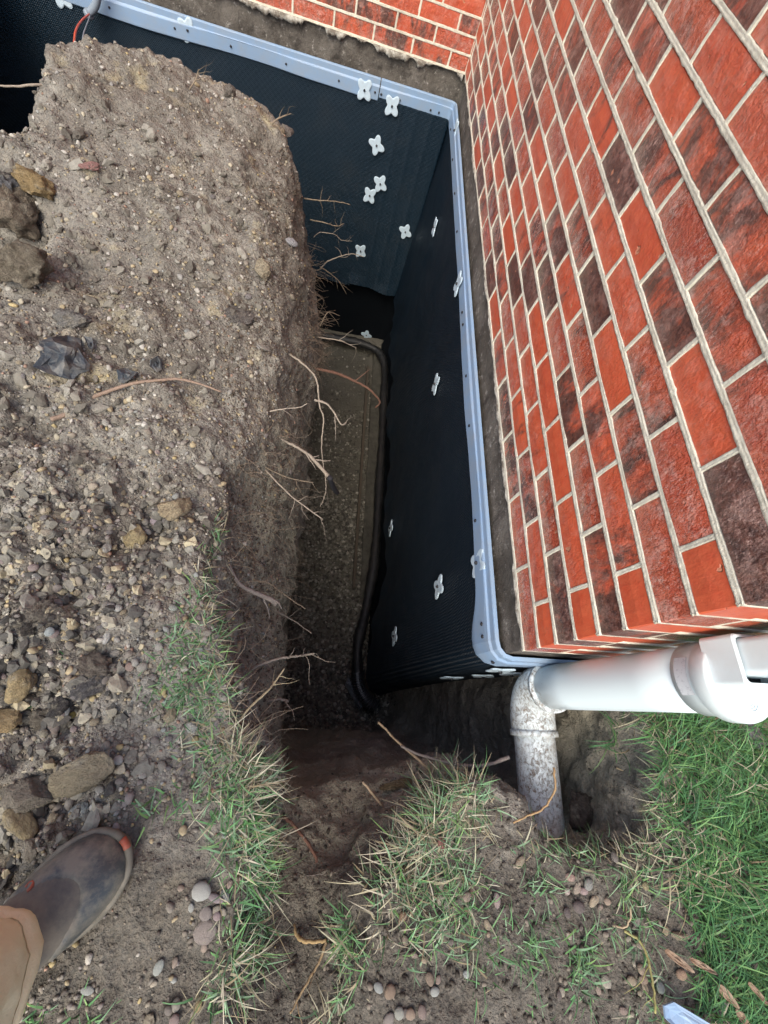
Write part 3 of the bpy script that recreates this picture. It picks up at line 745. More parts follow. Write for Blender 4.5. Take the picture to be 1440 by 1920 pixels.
for s, z, sp in [(.96, -.27, .2), (.90, -.52, .5), (.98, -.62, .1), (.74, -.42, .3), (.87, -.37, .4), (.5, -.34, .2)]:
    zt = (-.19-z)/(-.19-zb_side(s)); add_clip(s, z, .011+f_side(s, zt, z), sp)

# ------------------------------------------------------------------ footing, drain pipe and what lies on the trench floor
foot = thing('footing', 'low concrete footing ledge along the wall at the bottom of the trench', 'footing')
P, F = rough_plane((-.105, .55, -1.872), (0, 1, 0), (1, 0, 0), (0, 0, 1), 2.25, .20, .02, .006); ob('footing_top', npmesh('ft', P, F[:, ::-1]), FOOT, foot)
P, F = rough_plane((-.105, .55, -1.873), (0, 1, 0), (0, 0, -1), (-1, 0, 0), 2.25, .12, .02, .005); ob('footing_side', npmesh('fs', P, F), FOOT, foot)
P, F = rough_plane((-.105, .55, -1.875), (1, 0, 0), (0, 0, -1), (0, -1, 0), .22, .12, .02, .005); ob('footing_end', npmesh('fe', P, F), FOOT, foot)
bd = thing('form_board', 'muddy wooden board lying on edge beside the footing on the trench floor', 'board')
V, F = box(-.160, -.140, .60, 2.6, -1.93, -1.862); m = N('muddy_board', .85, .3); m.col(m.mix(m.noise(20, 5, stretch=(1, .1, 1)), (.05, .04, .03), (.11, .09, .065))); ob('board', pmesh('bd', V, F), m.m, bd)
pipe = thing('drain_pipe', 'black corrugated drain pipe in a fabric sock lying along the foot of the membrane', 'pipe')
pp = smooth_path([(-1.4, 2.76, -1.80), (-.6, 2.76, -1.80), (-.2, 2.74, -1.80), (-.06, 2.60, -1.81), (-.045, 2.2, -1.81), (-.05, 1.5, -1.81), (-.062, .9, -1.80), (-.085, .45, -1.80), (-.11, .2, -1.80), (-.10, .03, -1.80)], 14)
rad = [.034+.003*math.sin(i*2.1)+.004*math.sin(i*.37) for i in range(len(pp))]
pp = [p+Vector((.04*max(0, min(1, (p.y-.25)/.5)), .03 if p.x < -.05 and p.y > 2.5 else 0, -.005)) for p in pp]
ob('sock', pmesh('sock', *tube(pp, rad, 14), True), BLACKP, pipe)
cp = smooth_path([(-.105, .05, -1.795), (-.088, -.03, -1.795), (-.03, -.11, -1.79), (.09, -.18, -1.79)], 30)
rad = [.038+.010*(1 if (i//2) % 2 else 0) for i in range(len(cp))]
m = N('corrugated_black', .3, .6); m.col((.035, .037, .040)); CORR = m.m
ob('corrugated_end', pmesh('corr', *tube(cp, rad, 16), False), CORR, pipe)
fv = thing('plastic_bag', 'crumpled clear plastic film lying beside the open end of the drain pipe', 'plastic film')
nu, nv = 12, 7; V = []
for i in range(nu):
    for j in range(nv):
        V.append((-.175+.10*i/(nu-1)+.02*j/nv, -.02-.14*i/(nu-1)+.05*j/(nv-1), -1.79+random.uniform(-.012, .012)-.04*(abs(j-3)/3)**2))
ob('film', pmesh('film', V, grid_faces(nu, nv), False), FILM, fv)

# ------------------------------------------------------------------ downspout, adapter and drain pipe at the corner
XR, YR, RP = .172, -.069, .057
ds = thing('downspout_drain', 'white plastic downspout drain at the house corner, elbowed into the soil, muddy at its foot', 'drain pipe', (XR, YR, -.28))
def L_(p): return Vector(p)-Vector((XR, YR, -.28))
ob('riser_pipe', pmesh('riser', *tube([L_((XR, YR, z)) for z in (-.19, -.05, .1, .2, .34)], RP, 40), True), PVC_R, ds)
el = []
for i in range(13):
    a = math.pi/2*i/12; el.append(L_((XR, YR-.085*(1-math.cos(a)), -.195-.085*math.sin(a))))
el = [L_((XR, YR, -.165))]+el+[L_((XR, YR-.125, -.28))]
ob('elbow', pmesh('elbow', *tube(el, .063, 40), True), PVC_D, ds)
for a_, b_ in (((XR, YR, -.160), (XR, YR, -.172)), ((XR, YR-.113, -.28), (XR, YR-.128, -.28))):
    ob('elbow_rim', pmesh('rim', *tube([L_(a_), L_(b_)], .0665, 40), True), PVC_D, ds)
ob('buried_pipe', pmesh('bpipe', *tube([L_((XR+.002*i, YR-.1-.05*i, -.28-.004*i)) for i in range(9)], RP, 40), True), PVC_D, ds)
# coupling and adapter
ob('coupling', pmesh('coup', *tube([L_((XR, YR, z)) for z in (.300, .3005, .345, .36)], [.0575, .0615, .0615, .0615], 44), True), PVC, ds)
def rrect(cx, cy, w, d, r, n=8):
    out = []
    for qx, qy, a0 in ((1, 1, 0), (-1, 1, 90), (-1, -1, 180), (1, -1, 270)):
        for i in range(n+1):
            a = R_(a0+90*i/n); out.append((cx+qx*(w/2-r)+r*math.cos(a), cy+qy*(d/2-r)+r*math.sin(a)))
    return out
def ringloft(rings, cap0=False, cap1=False):
    n = len(rings[0]); V = [p for r in rings for p in r]; F = []
    for i in range(len(rings)-1):
        for k in range(n):
            k2 = (k+1) % n; F.append((i*n+k, i*n+k2, (i+1)*n+k2, (i+1)*n+k))
    if cap0: F.append(tuple(range(n))[::-1])
    if cap1: F.append(tuple(range((len(rings)-1)*n, len(rings)*n)))
    return V, F
def cring(r, z, n=36, cx=XR, cy=YR-.004): return [L_((cx+r*math.cos(2*math.pi*i/n), cy+r*math.sin(2*math.pi*i/n), z)) for i in range(n)]
ob('adapter_cup', pmesh('cup', *ringloft([cring(.063, .340), cring(.0665, .343), cring(.067, .368), cring(.0655, .3725), cring(.03, .3735)], True, True), True), PVC, ds)
bx0 = lambda z, g=0: [L_((x, y, z)) for x, y in rrect(XR-.004, YR+.020, .100-g, .078-g, .008)]
ob('adapter_socket', pmesh('sock2', *ringloft([bx0(.366), bx0(.422), bx0(.424, .003), bx0(.424, .011), bx0(.374, .013)], False, False), False), PVC, ds)
sk = ob('socket_inside', pmesh('skin', *ringloft([bx0(.376, .012), bx0(.3765, .05)], False, True), False), BLACKP, ds)
dw = lambda z: [L_((x, y, z)) for x, y in rrect(XR-.004, YR+.0245, .082, .056, .010)]
ob('rectangular_downspout', pmesh('dws', *ringloft([dw(.378), dw(.8), dw(2.5)], False, True), True), PVC, ds)
# raised moulding marks on the adapter plate and on the coupling
mk = []
for i in range(3):
    r0 = .006+.005*i; mk.append(tube([L_((XR+.005+r0*math.cos(a), YR-.040+r0*.8*math.sin(a),   .3738)) for a in np.linspace(-2.2, 1.4, 12)], .0006, 5))
for i in range(6):
    x = XR-.030+.008*i; mk.append(tube([L_((x, YR-.027,   .3738)), L_((x+.004, YR-.027,   .3738))], .0005, 5))
ob('moulded_marks', pmesh('mk', *merge(mk), True), PVC, ds)
st_v = []
for i in range(15):
    a = R_(150+i*4.2)
    for z in (.309, .334): st_v.append(L_((XR+.0622*math.cos(a), YR+.0622*math.sin(a), z)))
ob('sticker', pmesh('stk', st_v, [(2*i, 2*i+1, 2*i+3, 2*i+2) for i in range(14)], True), STICK, ds)

# ------------------------------------------------------------------ conduit and wire at top left
p0 = on(183, -20, 1, YF-.08)
cdt = thing('conduit', 'grey conduit end with an orange wire hanging in front of the far membrane', 'conduit', p0)
q = [on(x, y, 1, YF-.08) for x, y in ((186, -40), (183, -5), (178, 12), (168, 24))]
ob('conduit_pipe', pmesh('cdt', *tube([p-p0 for p in smooth_path(q, 4)], .016, 12), True), CONDUIT, cdt)
ob('conduit_collar', pmesh('cdc', *tube([q[-1]-p0, q[-1]-p0+(q[-1]-q[-2]).normalized()*.018], .021, 12), True), CONDUIT, cdt)
w1 = [on(168, 26, 1, YF-.08), on(152, 40, 1, 2.6), on(142, 58, 1, 2.3), on(139, 84, 1, 2.02)]
w2 = [on(170, 27, 1, YF-.08), on(162, 48, 1, 2.6), on(156, 66, 1, 2.3), on(155, 88, 1, 2.0)]
ob('orange_wire', pmesh('w1', *tube([p-p0 for p in smooth_path(w1, 5)], .004, 6), True), WIRE, cdt)
ob('grey_wire', pmesh('w2', *tube([p-p0 for p in smooth_path(w2, 5)], .0025, 6), True), CONDUIT, cdt)

# ------------------------------------------------------------------ person: boot and trouser leg
toe = Vector((-.785, -.352, 0)); fdn = Vector((-.70, -.71, 0)).normalized(); sdv = Vector((fdn.y, -fdn.x, 0))   # from toe to heel; sideways
gz = drop(toe.x-.05, toe.y-.05)[0].z
per = thing('person', 'person at the trench edge, muddy rubber boot and khaki trouser leg in view', 'person', (toe.x, toe.y, gz))
def ell(c, u, v, a, b, n=28, e=2.4, flat=0):
    out = []
    for i in range(n):
        t = 2*math.pi*i/n; ct, st = math.cos(t), math.sin(t)
        x = a*math.copysign(abs(ct)**(2/e), ct); y = b*math.copysign(abs(st)**(2/e), st)
        if y < 0: y *= (1-flat)
        out.append(c+u*x+v*y)
    return out
# foot cross sections along the foot, then the shaft
# (distance from toe, half width, centre height, half height)
fs = [(.000, .012, .030, .008), (.006, .026, .032, .017), (.020, .041, .036, .027), (.045, .051, .040, .034), (.075, .055, .044, .038), (.105, .055, .050, .045), (.135, .052, .060, .056)]
rings = []
for d, w, z, h in fs: rings.append(ell(fdn*d+Vector((0, 0, z)), sdv, Z_, w, h, flat=.25))
sh = [(.158, .075, 58, .051, .066), (.185, .110, 40, .050, .066), (.205, .155, 22, .050, .063), (.212, .21, 8, .052, .062), (.210, .27, 0, .055, .063), (.205, .33, 0, .058, .064)]
for d, z, ang, w, h in sh:
    a = R_(ang); vv = (Z_*math.sin(a)-fdn*math.cos(a)).normalized()
    rings.append(ell(fdn*d+Vector((0, 0, z)), sdv, vv, w, h))
V, F = ringloft(rings, True, True)
heel = [ell(fdn*d+Vector((0, 0, z)), sdv, Z_, w, h) for d, w, z, h in ((.15, .048, .050, .040), (.2, .044, .050, .042), (.25, .042, .052, .042), (.28, .036, .052, .036), (.292, .018, .052, .02))]
V2, F2 = ringloft(heel, True, True)
boot = ob('rubber_boot', pmesh('boot', *merge([(V, F), (V2, F2)]), True), BOOT, per)
def sole_ring(z, g): 
    pts = []
    prof = [(-.004, .0), (.002, .022), (.018, .040), (.045, .052), (.08, .057), (.12, .053), (.17, .045), (.22, .044), (.27, .042), (.292, .028), (.300, 0)]
    up_ = [(d, w) for d, w in prof]; dn = [(d, -w) for d, w in reversed(prof[1:-1])]
    for d, w in up_+dn: pts.append(fdn*(.148+(d-.148)*(1+g*6))+sdv*(w*(1+g*18))+Vector((0, 0, z+.010*max(0, 1-d/.06))))
    return pts
ob('sole', pmesh('sole', *ringloft([sole_ring(-.004, 0), sole_ring(.006, .0015), sole_ring(.022, .0012), sole_ring(.026, -.002)], True, True), True), SOLE, boot)
tc = [ell(fdn*d+Vector((0, 0, z)), sdv, Z_, w*1.03+.001, h*1.03+.0012, flat=.2) for d, w, z, h in fs[:5]]
tc[0] = [p-fdn*.002 for p in tc[0]]
# rubber toe cap with a curved rear edge
capr = []
def fsec(d):
    for i in range(len(fs)-1):
        if fs[i][0] <= d <= fs[i+1][0]:
            t = (d-fs[i][0])/(fs[i+1][0]-fs[i][0]); return [fs[i][k]*(1-t)+fs[i+1][k]*t for k in (1, 2, 3)]
    return fs[-1][1:]
for d in [0, .006, .013, .02, .03, .04]+[.05+.0035*i for i in range(24)]:
    w, z, h = fsec(d); c = fdn*d+Vector((0, 0, z)); ring = []
    for p in ell(c, sdv, Z_, w, h, n=56, flat=.25):
        u = min(1, abs((p-c).dot(sdv))/w); lim = .052+.075*u**2.2; q = (p-c).normalized()
        ring.append(p+q*(.0024 if d < lim else max(-.004, .0024-(d-lim)*.9)))
    capr.append(ring)
ob('toe_cap', pmesh('cap', *ringloft(capr, True, False), True), RUB, boot)
rim = [p+Z_*.0 for p in sole_ring(.030, .0012)][:]
n_ = len(rim); sel = [i % n_ for i in range(-9, 10)]
bmp = [rim[i] for i in sel if rim[i].dot(fdn) < .16]
bmp.sort(key=lambda p: math.atan2(p.dot(sdv), -(p.dot(fdn)-.1)))
ob('rubber_rand', pmesh('rand', *tube(smooth_path(bmp, 4), .006, 8), True), SOLE, boot)
SG = 1 if (CM.transposed() @ sdv).x < 0 else -1
otip = [p for p in bmp if abs(p.dot(sdv)) < .042]
otip = [p+Z_*.004-fdn*.001 for p in smooth_path(otip, 4)]; otip = [p for p in otip if -.012 < p.dot(sdv)*SG < .006]
ob('orange_toe_strip', pmesh('otip', *tube(otip, .0058, 8), True), ORANGE, boot)
# small orange crescent mark on the outer side
sgn = 1 if (CM.transposed() @ (sdv)).x < 0 else -1
side = sdv*sgn
# side panel and instep overlay
def surf_pt(d, ang):
    for i in range(len(fs)-1):
        if fs[i][0] <= d <= fs[i+1][0]:
            t = (d-fs[i][0])/(fs[i+1][0]-fs[i][0]); w, z, h = [fs[i][k]*(1-t)+fs[i+1][k]*t for k in (1, 2, 3)]
            return fdn*d+Vector((0, 0, z))+side*math.sin(ang)*(w+.003)+Z_*math.cos(ang)*(h+.003)
arc = []
for i in range(9):
    a = R_(40+i*32); arc.append(surf_pt(.100+.0055*math.cos(a), R_(52)+.10*math.sin(a)))
ob('emblem', pmesh('emb', *tube(arc, .0026, 6), True), ORANGE, boot)
# trouser leg
kn = L0 = Vector((toe.x, toe.y, gz))
c0 = fdn*.158+Vector((0, 0, .19)); c1 = fdn*.16+Vector((0, 0, .30)); c2 = fdn*.16+Vector((0, 0, .50)); c3 = fdn*.22+Vector((0, 0, .75))
tr = []; stitch = []
keyz = [c0, c1, c2, c3]; NR = 44
for k in range(NR+3):
    if k == 0: c, r, f_ = c0+Z_*.012, .060, 0
    elif k == 1: c, r, f_ = c0-Z_*.002, .074, .5
    else:
        t = (k-2)/NR; q = smooth_path(keyz, 20)[min(60, int(t*60))]; c = q; r = .079+.016*t; f_ = 1
        if k in (6,): r -= .0035
        if k in (3, 4, 5): r += .002
    ring = []
    for i in range(56):
        a = 2*math.pi*i/56
        p = c+fdn*math.cos(a)*r+sdv*math.sin(a)*r*.92+Z_*(.05*math.cos(a)*max(0, 1-k/14))
        ring.append(p)
    A = np.array([[math.cos(2*math.pi*i/56)*1.3, math.sin(2*math.pi*i/56)*1.3, c.z*13+.6*math.cos(2*math.pi*i/56)] for i in range(56)])
    fo_ = fbm(A, 1.4, 3, .5)*.022*f_*min(1, .35+k/12)
    ring = [p+(p-c).normalized()*float(fo_[i]) for i, p in enumerate(ring)]
    tr.append(ring)
    if k == 6: stitch = [p+(p-c).normalized()*.0012 for p in ring]
leg_ = ob('trouser_leg', pmesh('leg', *ringloft(tr, True, True), True), KHAKI, per)
ob('hem_stitching', pmesh('stitch', *tube(stitch+[stitch[0]], .0005, 5, False)), STITCH, leg_)

# ------------------------------------------------------------------ roots
def rooty(name, pts, r0, r1, col, label, group, delta=.0, into=.03, twigs=3, seed=0, cat='root', d0=None, jag=.0028):
    rr = random.Random(seed); h = hit(*pts[0]); k_ = 0
    while h[0] is None or (pts[0][1] > 600 and h[2] > 1.9):      # start a little further into the bank
        k_ += 1; h = hit(pts[0][0]-6*k_, pts[0][1]+3*k_)
    D0 = h[2] if d0 is None else d0
    n = len(pts); P = []
    for i, (x, y) in enumerate(pts):
        P.append(CAM+ray(x, y)*(D0+(into if i == 0 and d0 is None else 0)+delta*i/(n-1)))
    P = smooth_path(P, 5); P = [p+Vector((rr.uniform(-1, 1), rr.uniform(-1, 1), rr.uniform(-1, 1)))*jag*.35 for p in P]
    base = P[0]; m_ = len(P)
    rad = [r0+(r1-r0)*i/(m_-1) for i in range(m_)]; rad = [r*(1+rr.uniform(-.12, .12)) for r in rad]
    parts = [tube([p-base for p in P], rad, 7)]
    root = ob(name, pmesh(name, *parts[0], True), ROOT, None, base); root.color = (*col, 1); tag(root, label, cat, group)
    tw = []
    for k in range(twigs):
        i = rr.randint(m_//3, m_-2); t = (P[i+1]-P[i]).normalized(); o = Vector((rr.uniform(-1, 1), rr.uniform(-1, 1), rr.uniform(-1, 1))); o = (o-t*o.dot(t)).normalized()
        L = rr.uniform(.03, .09); q = [P[i]]; d = (t*.6+o*.8).normalized()
        for s in range(5):
            d = (d+Vector((rr.uniform(-1, 1), rr.uniform(-1, 1), rr.uniform(-1, 1)))*.35).normalized(); q.append(q[-1]+d*L/5)
        ra = rad[i]*.55; tw.append(tube([p-base for p in q], [ra*(1-.16*s) for s in range(6)], 5))
    if tw:
        t_ = ob('rootlet', pmesh('rootlet', *merge(tw), True), ROOT, root); t_.color = (*col, 1)
    return root
pale, tan_, redb, grey = (.36, .31, .25), (.26, .21, .15), (.22, .12, .085), (.19, .165, .15)
RG = 'roots sticking out of the trench walls'
rooty('root', [(583, 691), (612, 695), (640, 703), (665, 715), (690, 728), (706, 744), (712, 755), (704, 764)], .0065, .004, redb, 'thick reddish root curving right across the trench over the footing', RG, .25, .05, 1, 1)
rooty('root', [(537, 661), (560, 676), (582, 695), (594, 715), (597, 740), (600, 765), (607, 785), (603, 830), (606, 870), (611, 905), (609, 930), (600, 950)], .0038, .0012, pale, 'long pale root hanging down the bank face, starting beside the reddish root', RG, .0, .03, 6, 2)
rooty('root', [(590, 750), (612, 757), (625, 772), (640, 796), (649, 792)], .0035, .0018, pale, 'short pale root forking off below the reddish root, its tip hooked', RG, .05, .02, 2, 3, d0=1.30)
rooty('root', [(520, 820), (548, 834), (572, 848), (592, 866), (618, 896)], .0035, .0065, pale, 'stout pale root stub pointing down into the trench beside its middle', RG, .04, .03, 3, 4)
rooty('root', [(618, 896), (624, 912), (632, 924)], .008, .009, (.03, .03, .035), 'dark broken tip lying past the stout pale root stub', RG, .2, 0, 0, 5, d0=1.35)
rooty('root', [(490, 872), (520, 905), (552, 935), (575, 952), (605, 973)], .003, .0015, pale, 'thin pale root crossing the bank face below the stout stub', RG, .03, .03, 5, 6)
rooty('root', [(484, 868), (530, 892), (560, 900), (588, 905)], .0018, .001, tan_, 'wispy root running level out of the bank above the gravel', RG, .02, .03, 2, 7)
rooty('root', [(495, 773), (530, 767), (560, 764), (576, 756)], .0024, .0013, pale, 'short pale root lying level against the bank face', RG, .0, .02, 3, 8)
rooty('root', [(596, 632), (635, 638), (655, 646), (668, 652)], .0028, .0014, pale, 'small pale twiggy root in front of the black sheet overlap', RG, .1, .05, 3, 9)
rooty('root', [(600, 612), (612, 588), (622, 586), (637, 592)], .0018, .001, tan_, 'fine curled root below the lowest tangle on the bank', RG, .1, .04, 1, 10)
rooty('root', [(600, 505), (615, 490), (640, 480), (662, 476), (682, 482)], .0036, .0014, pale, 'branching pale root reaching toward the lowest clip of the far membrane', RG, .1, .05, 6, 11)
rooty('root', [(600, 500), (618, 512), (636, 528), (650, 552)], .003, .0013, tan_, 'drooping root of the tangle at the bank edge, its tip over the dark opening', RG, .1, .05, 5, 12)
rooty('root', [(570, 372), (600, 376), (632, 378), (657, 384)], .003, .0016, tan_, 'highest long root poking level out of the bank toward the far membrane', RG, .1, .05, 4, 13)
rooty('root', [(582, 412), (610, 418), (632, 424), (645, 419)], .0026, .0014, tan_, 'forked root just below the highest long root of the bank', RG, .1, .05, 4, 14)
rooty('root', [(588, 445), (600, 436), (628, 440), (640, 450), (660, 452)], .0022, .001, pale, 'thin root midway up the root tangle at the bank edge', RG, .1, .05, 5, 15)
rooty('root', [(500, 240), (522, 222), (545, 213)], .004, .002, tan_, 'stubby root on the far upper corner of the soil bank', RG, .03, .03, 4, 16)
rooty('root', [(92, 158), (60, 160), (25, 162), (-10, 160)], .004, .0022, pale, 'lone straight root poking left out of the far end of the soil bank', RG, .03, .03, 1, 17)
rooty('root', [(350, 175), (366, 150), (372, 130)], .003, .0015, tan_, 'tiny forked root on the far rim of the soil bank', RG, .01, .02, 3, 18)
rooty('root', [(425, 1050), (447, 1092), (470, 1108), (500, 1120), (520, 1132)], .0045, .0075, grey, 'thick grey root stub lying down the near bank face beside the grass', RG, .0, .01, 2, 19)
rooty('root', [(470, 1090), (500, 1092), (530, 1112), (555, 1130), (573, 1142)], .0022, .0012, tan_, 'thin wavy root just right of the thick grey stub', RG, .03, .02, 5, 20)
rooty('root', [(510, 1142), (530, 1152), (556, 1167), (584, 1188)], .003, .0016, pale, 'thin straight root below the thick grey stub, with a pale knot', RG, .04, .02, 2, 21)
rooty('root', [(466, 1256), (500, 1242), (525, 1235), (552, 1231), (572, 1228), (590, 1226)], .0038, .002, pale, 'pale branching root reaching level over the gravel near the membrane corner', RG, .06, .02, 6, 22)
rooty('root', [(440, 1362), (470, 1325), (500, 1297), (515, 1280), (533, 1254)], .0026, .0018, (.45, .38, .24), 'straw coloured root slanting up from the grass on the near bank', RG, .06, .02, 3, 23)
rooty('root', [(495, 1318), (510, 1313), (525, 1311), (540, 1316)], .003, .0045, pale, 'short pale root with a blunt end below the slanting straw coloured one', RG, .03, .02, 1, 24)
rooty('root', [(502, 1328), (520, 1330), (535, 1340)], .0018, .001, tan_, 'thin short root below the blunt ended one', RG, .02, .02, 1, 25)
rooty('root', [(508, 1245), (511, 1262), (506, 1290), (502, 1312)], .003, .002, grey, 'grey root running down the bank between two pale ones', RG, .0, .01, 1, 26)
rooty('root', [(815, 1457), (790, 1430), (762, 1405), (745, 1390), (735, 1380), (722, 1366), (709, 1354)], .0035, .0028, (.40, .31, .20), 'long tan root rising from the near trench end toward the drain pipe', RG, .1, .05, 0, 27)
rooty('root', [(752, 1398), (790, 1416), (850, 1432), (905, 1436), (955, 1420)], .003, .0045, grey, 'brown root running right from the long tan root toward the elbow', RG, -.02, .0, 1, 28, d0=1.22)
rooty('root', [(530, 1532), (548, 1545), (568, 1570), (586, 1596), (596, 1620), (606, 1655), (622, 1700), (632, 1725)], .0042, .0028, redb, 'long reddish root lying down the muddy slope at the near trench end', RG, -.02, -.01, 2, 29)
rooty('root', [(530, 1580), (548, 1615), (562, 1660), (570, 1700), (578, 1740)], .003, .002, grey, 'grey root lying left of the long reddish root on the muddy slope', RG, -.01, -.008, 1, 30)
rooty('root', [(548, 1722), (556, 1752), (570, 1764), (590, 1766), (612, 1764)], .0042, .0028, (.42, .30, .15), 'yellowish bent root piece sticking out of the mud below the slope', RG, -.03, .01, 0, 31)
rooty('root', [(612, 1764), (600, 1800), (580, 1835), (560, 1870), (545, 1900)], .0025, .0018, (.38, .28, .16), 'straw coloured runner going down from the yellowish bent root', RG, -.01, -.004, 2, 32)
rooty('root', [(720, 1515), (700, 1490), (680, 1465)], .0035, .003, (.34, .26, .18), 'broken pale root pair poking out left of the dry grass clump', RG, -.04, .02, 0, 33)
rooty('root', [(680, 1489), (700, 1510), (722, 1530)], .003, .0025, tan_, 'lower of the two broken roots left of the dry grass clump', RG, -.02, -.01, 0, 34)
rooty('stick', [(95, 787), (125, 776), (165, 750), (200, 735), (250, 719), (300, 713), (335, 711), (375, 720), (415, 735)], .006, .0025, (.33, .24, .18), 'long curved brown stick lying on the dug soil below the torn black scraps', None, -.012, -.006, 0, 35, 'stick', jag=.001)
rooty('root', [(1038, 1440), (1040, 1480), (1020, 1515), (990, 1530), (962, 1542)], .0022, .0016, (.40, .27, .14), 'thin orange brown runner curling across the muddy white pipe', RG, .0, 0, 0, 36, d0=1.02)
rooty('root', [(1155, 1440), (1190, 1455), (1215, 1475), (1235, 1500)], .0024, .0018, (.40, .32, .20), 'pale runner at the lawn edge above the dark hole', RG, -.01, -.005, 3, 37)
rooty('root', [(1170, 1745), (1200, 1765), (1215, 1800), (1225, 1850), (1228, 1900)], .0025, .002, (.36, .34, .14), 'yellow green runner winding down beside the pebbles at the lawn edge', RG, -.01, -.005, 2, 38)
rooty('root', [(1150, 1735), (1172, 1738), (1182, 1722), (1182, 1700)], .002, .0015, (.42, .33, .22), 'short curved runner above the yellow green one', RG, -.015, -.005, 1, 39)

# fine root hairs on the bank face (uncountable)
rr = random.Random(3); fine = []
for _ in range(900):
    x = rr.uniform(430, 600); y = rr.choice([rr.uniform(760, 1420), rr.uniform(400, 700)]); x = x if y > 760 else rr.uniform(575, 610)
    h = hit(x, y)
    if h[0] is None or h[2] > 1.9 and y > 700: continue
    P = [h[0]-h[1]*.004]; d = (h[1]*rr.uniform(.3, 1)+Vector((rr.uniform(-.3, 1), rr.uniform(-1, 1), rr.uniform(-1.2, .3)))).normalized(); L = rr.uniform(.02, .12)
    for s in range(6):
        d = (d+Vector((rr.uniform(-1, 1), rr.uniform(-1, 1), rr.uniform(-1, 1)))*.35).normalized(); P.append(P[-1]+d*L/6)
    fine.append(tube(P, [.0009*(1-.1*s) for s in range(7)], 3, False))
fo = ob('root_hairs', pmesh('root_hairs', *merge(fine), True), ROOT); fo.color = (.28, .22, .16, 1); tag(fo, 'fine root hairs covering the cut bank face', 'roots', kind='stuff')

# ------------------------------------------------------------------ loose stones
def ico(sub):
    import bmesh
    bm = bmesh.new(); bmesh.ops.create_icosphere(bm, subdivisions=sub, radius=1); V = np.array([v.co[:] for v in bm.verts]); F = np.array([[l.index for l in f.verts] for f in bm.faces]); bm.free(); return V, F
I1, I2, I3, I4 = ico(1), ico(2), ico(3), ico(4)
def lump(base, seed, amp, ang=0):
    V, F = base; V = V.copy(); n = fbm(V+seed*3.7, 1.1, 2)*amp*2; V *= (1+n)[:, None]
    if ang:      # facet cuts for angular pieces
        r = np.random.default_rng(seed)
        for _ in range(7):
            d = r.normal(size=3); d /= np.linalg.norm(d); c = r.uniform(.55, .85); s = V@d-c; V = V-np.outer(np.clip(s, 0, None), d)
    return V, F
PAL = [(.26, .235, .20), (.32, .28, .22), (.22, .19, .155), (.40, .33, .21), (.48, .45, .39), (.27, .24, .22), (.13, .11, .095), (.36, .24, .18), (.30, .31, .29), (.42, .34, .18)]
PW = np.array([.25, .2, .2, .15, .08, .14, .12, .04, .04, .03]); PW = PW/PW.sum()
def scatter(name, pts, nrm, sizes, cols, bases, label, mat=STONE_S, flat=.65, sink=.25, smooth=True):
    VV = []; FF = []; CC = []; off = 0
    nb = len(bases); n = len(pts)
    which = RNG.integers(0, nb, n)
    for b in range(nb):
        I = np.nonzero(which == b)[0]
        if not len(I): continue
        Vb, Fb = bases[b]; A = RNG.normal(size=(len(I), 3, 3)); Qm, _ = np.linalg.qr(A)
        S = np.stack([sizes[I]*RNG.uniform(.75, 1.3, len(I)), sizes[I]*RNG.uniform(.7, 1.05, len(I)), sizes[I]*RNG.uniform(flat*.7, flat*1.2, len(I))], 1)
        loc = Vb[None]*S[:, None, :]
        # mostly lie flat: yaw rotation plus slight tilt
        th = RNG.uniform(0, 6.283, len(I)); c, s = np.cos(th), np.sin(th)
        Rz = np.zeros((len(I), 3, 3)); Rz[:, 0, 0] = c; Rz[:, 0, 1] = -s; Rz[:, 1, 0] = s; Rz[:, 1, 1] = c; Rz[:, 2, 2] = 1
        up_ = nrm[I]; tx = np.cross(up_, np.array([.3, .1, .9])+0*up_); tx /= np.linalg.norm(tx, axis=1)[:, None]+1e-9
        ty = np.cross(up_, tx); Bs = np.stack([tx, ty, up_], 2)
        M = Bs@Rz; w = np.einsum('nij,nvj->nvi', M, loc)+(pts[I]+up_*(S[:, 2]*(.9-2*sink*.9))[:, None])[:, None, :]
        VV.append(w.reshape(-1, 3)); nv = len(Vb)
        FF.append((Fb[None]+(np.arange(len(I))*nv)[:, None, None]).reshape(-1, 3)+off); off += len(I)*nv
        CC.append(np.repeat(cols[I], nv, 0))
    me = npmesh(name, np.concatenate(VV), np.concatenate(FF), smooth); setcol(me, np.concatenate(CC))
    o = ob(name, me, mat); tag(o, label, 'gravel', kind='stuff'); return o
def soil_pts(n, xr, yr, fn=None, zmin=-.5):
    P = []; Nm = []; k = 0
    X = RNG.uniform(*xr, n*2); Y = RNG.uniform(*yr, n*2); U = RNG.random(n*2)
    for x, y, u in zip(X, Y, U):
        if fn and u > fn(x, y): continue
        h, nm = drop(x, y)
        if h is None or h.z < zmin: continue
        P.append(h[:]); Nm.append(nm[:]); k += 1
        if k >= n: break
    return np.array(P), np.array(Nm)
def dens_left(x, y):
    d = math.hypot(x+.6, y+.1); f = min(1, .75/(d+.2))
    if y > 1.5: f *= .6
    if x > -.80 and y < -.30: f *= .18
    if x > -.62 and y < 0: f *= .1
    return f
P, Nm = soil_pts(26000, (-2.2, -.5), (-1.0, 2.1), dens_left)
cols = np.array(PAL)[RNG.choice(len(PAL), len(P), p=PW)]*RNG.uniform(.7, 1.15, (len(P), 1))
sz = .0018+.0028*RNG.random(len(P))**2*1.6
scatter('grit', P, Nm, sz, cols, [lump(I1, i, .25, 1) for i in range(6)], 'fine grit and crumbs strewn over the dug soil')
P, Nm = soil_pts(3000, (-2.2, -.55), (-1.0, 2.1), lambda x, y: dens_left(x, y)*(1.0 if (x < -.72 and -.45 < y < .45) else .45))
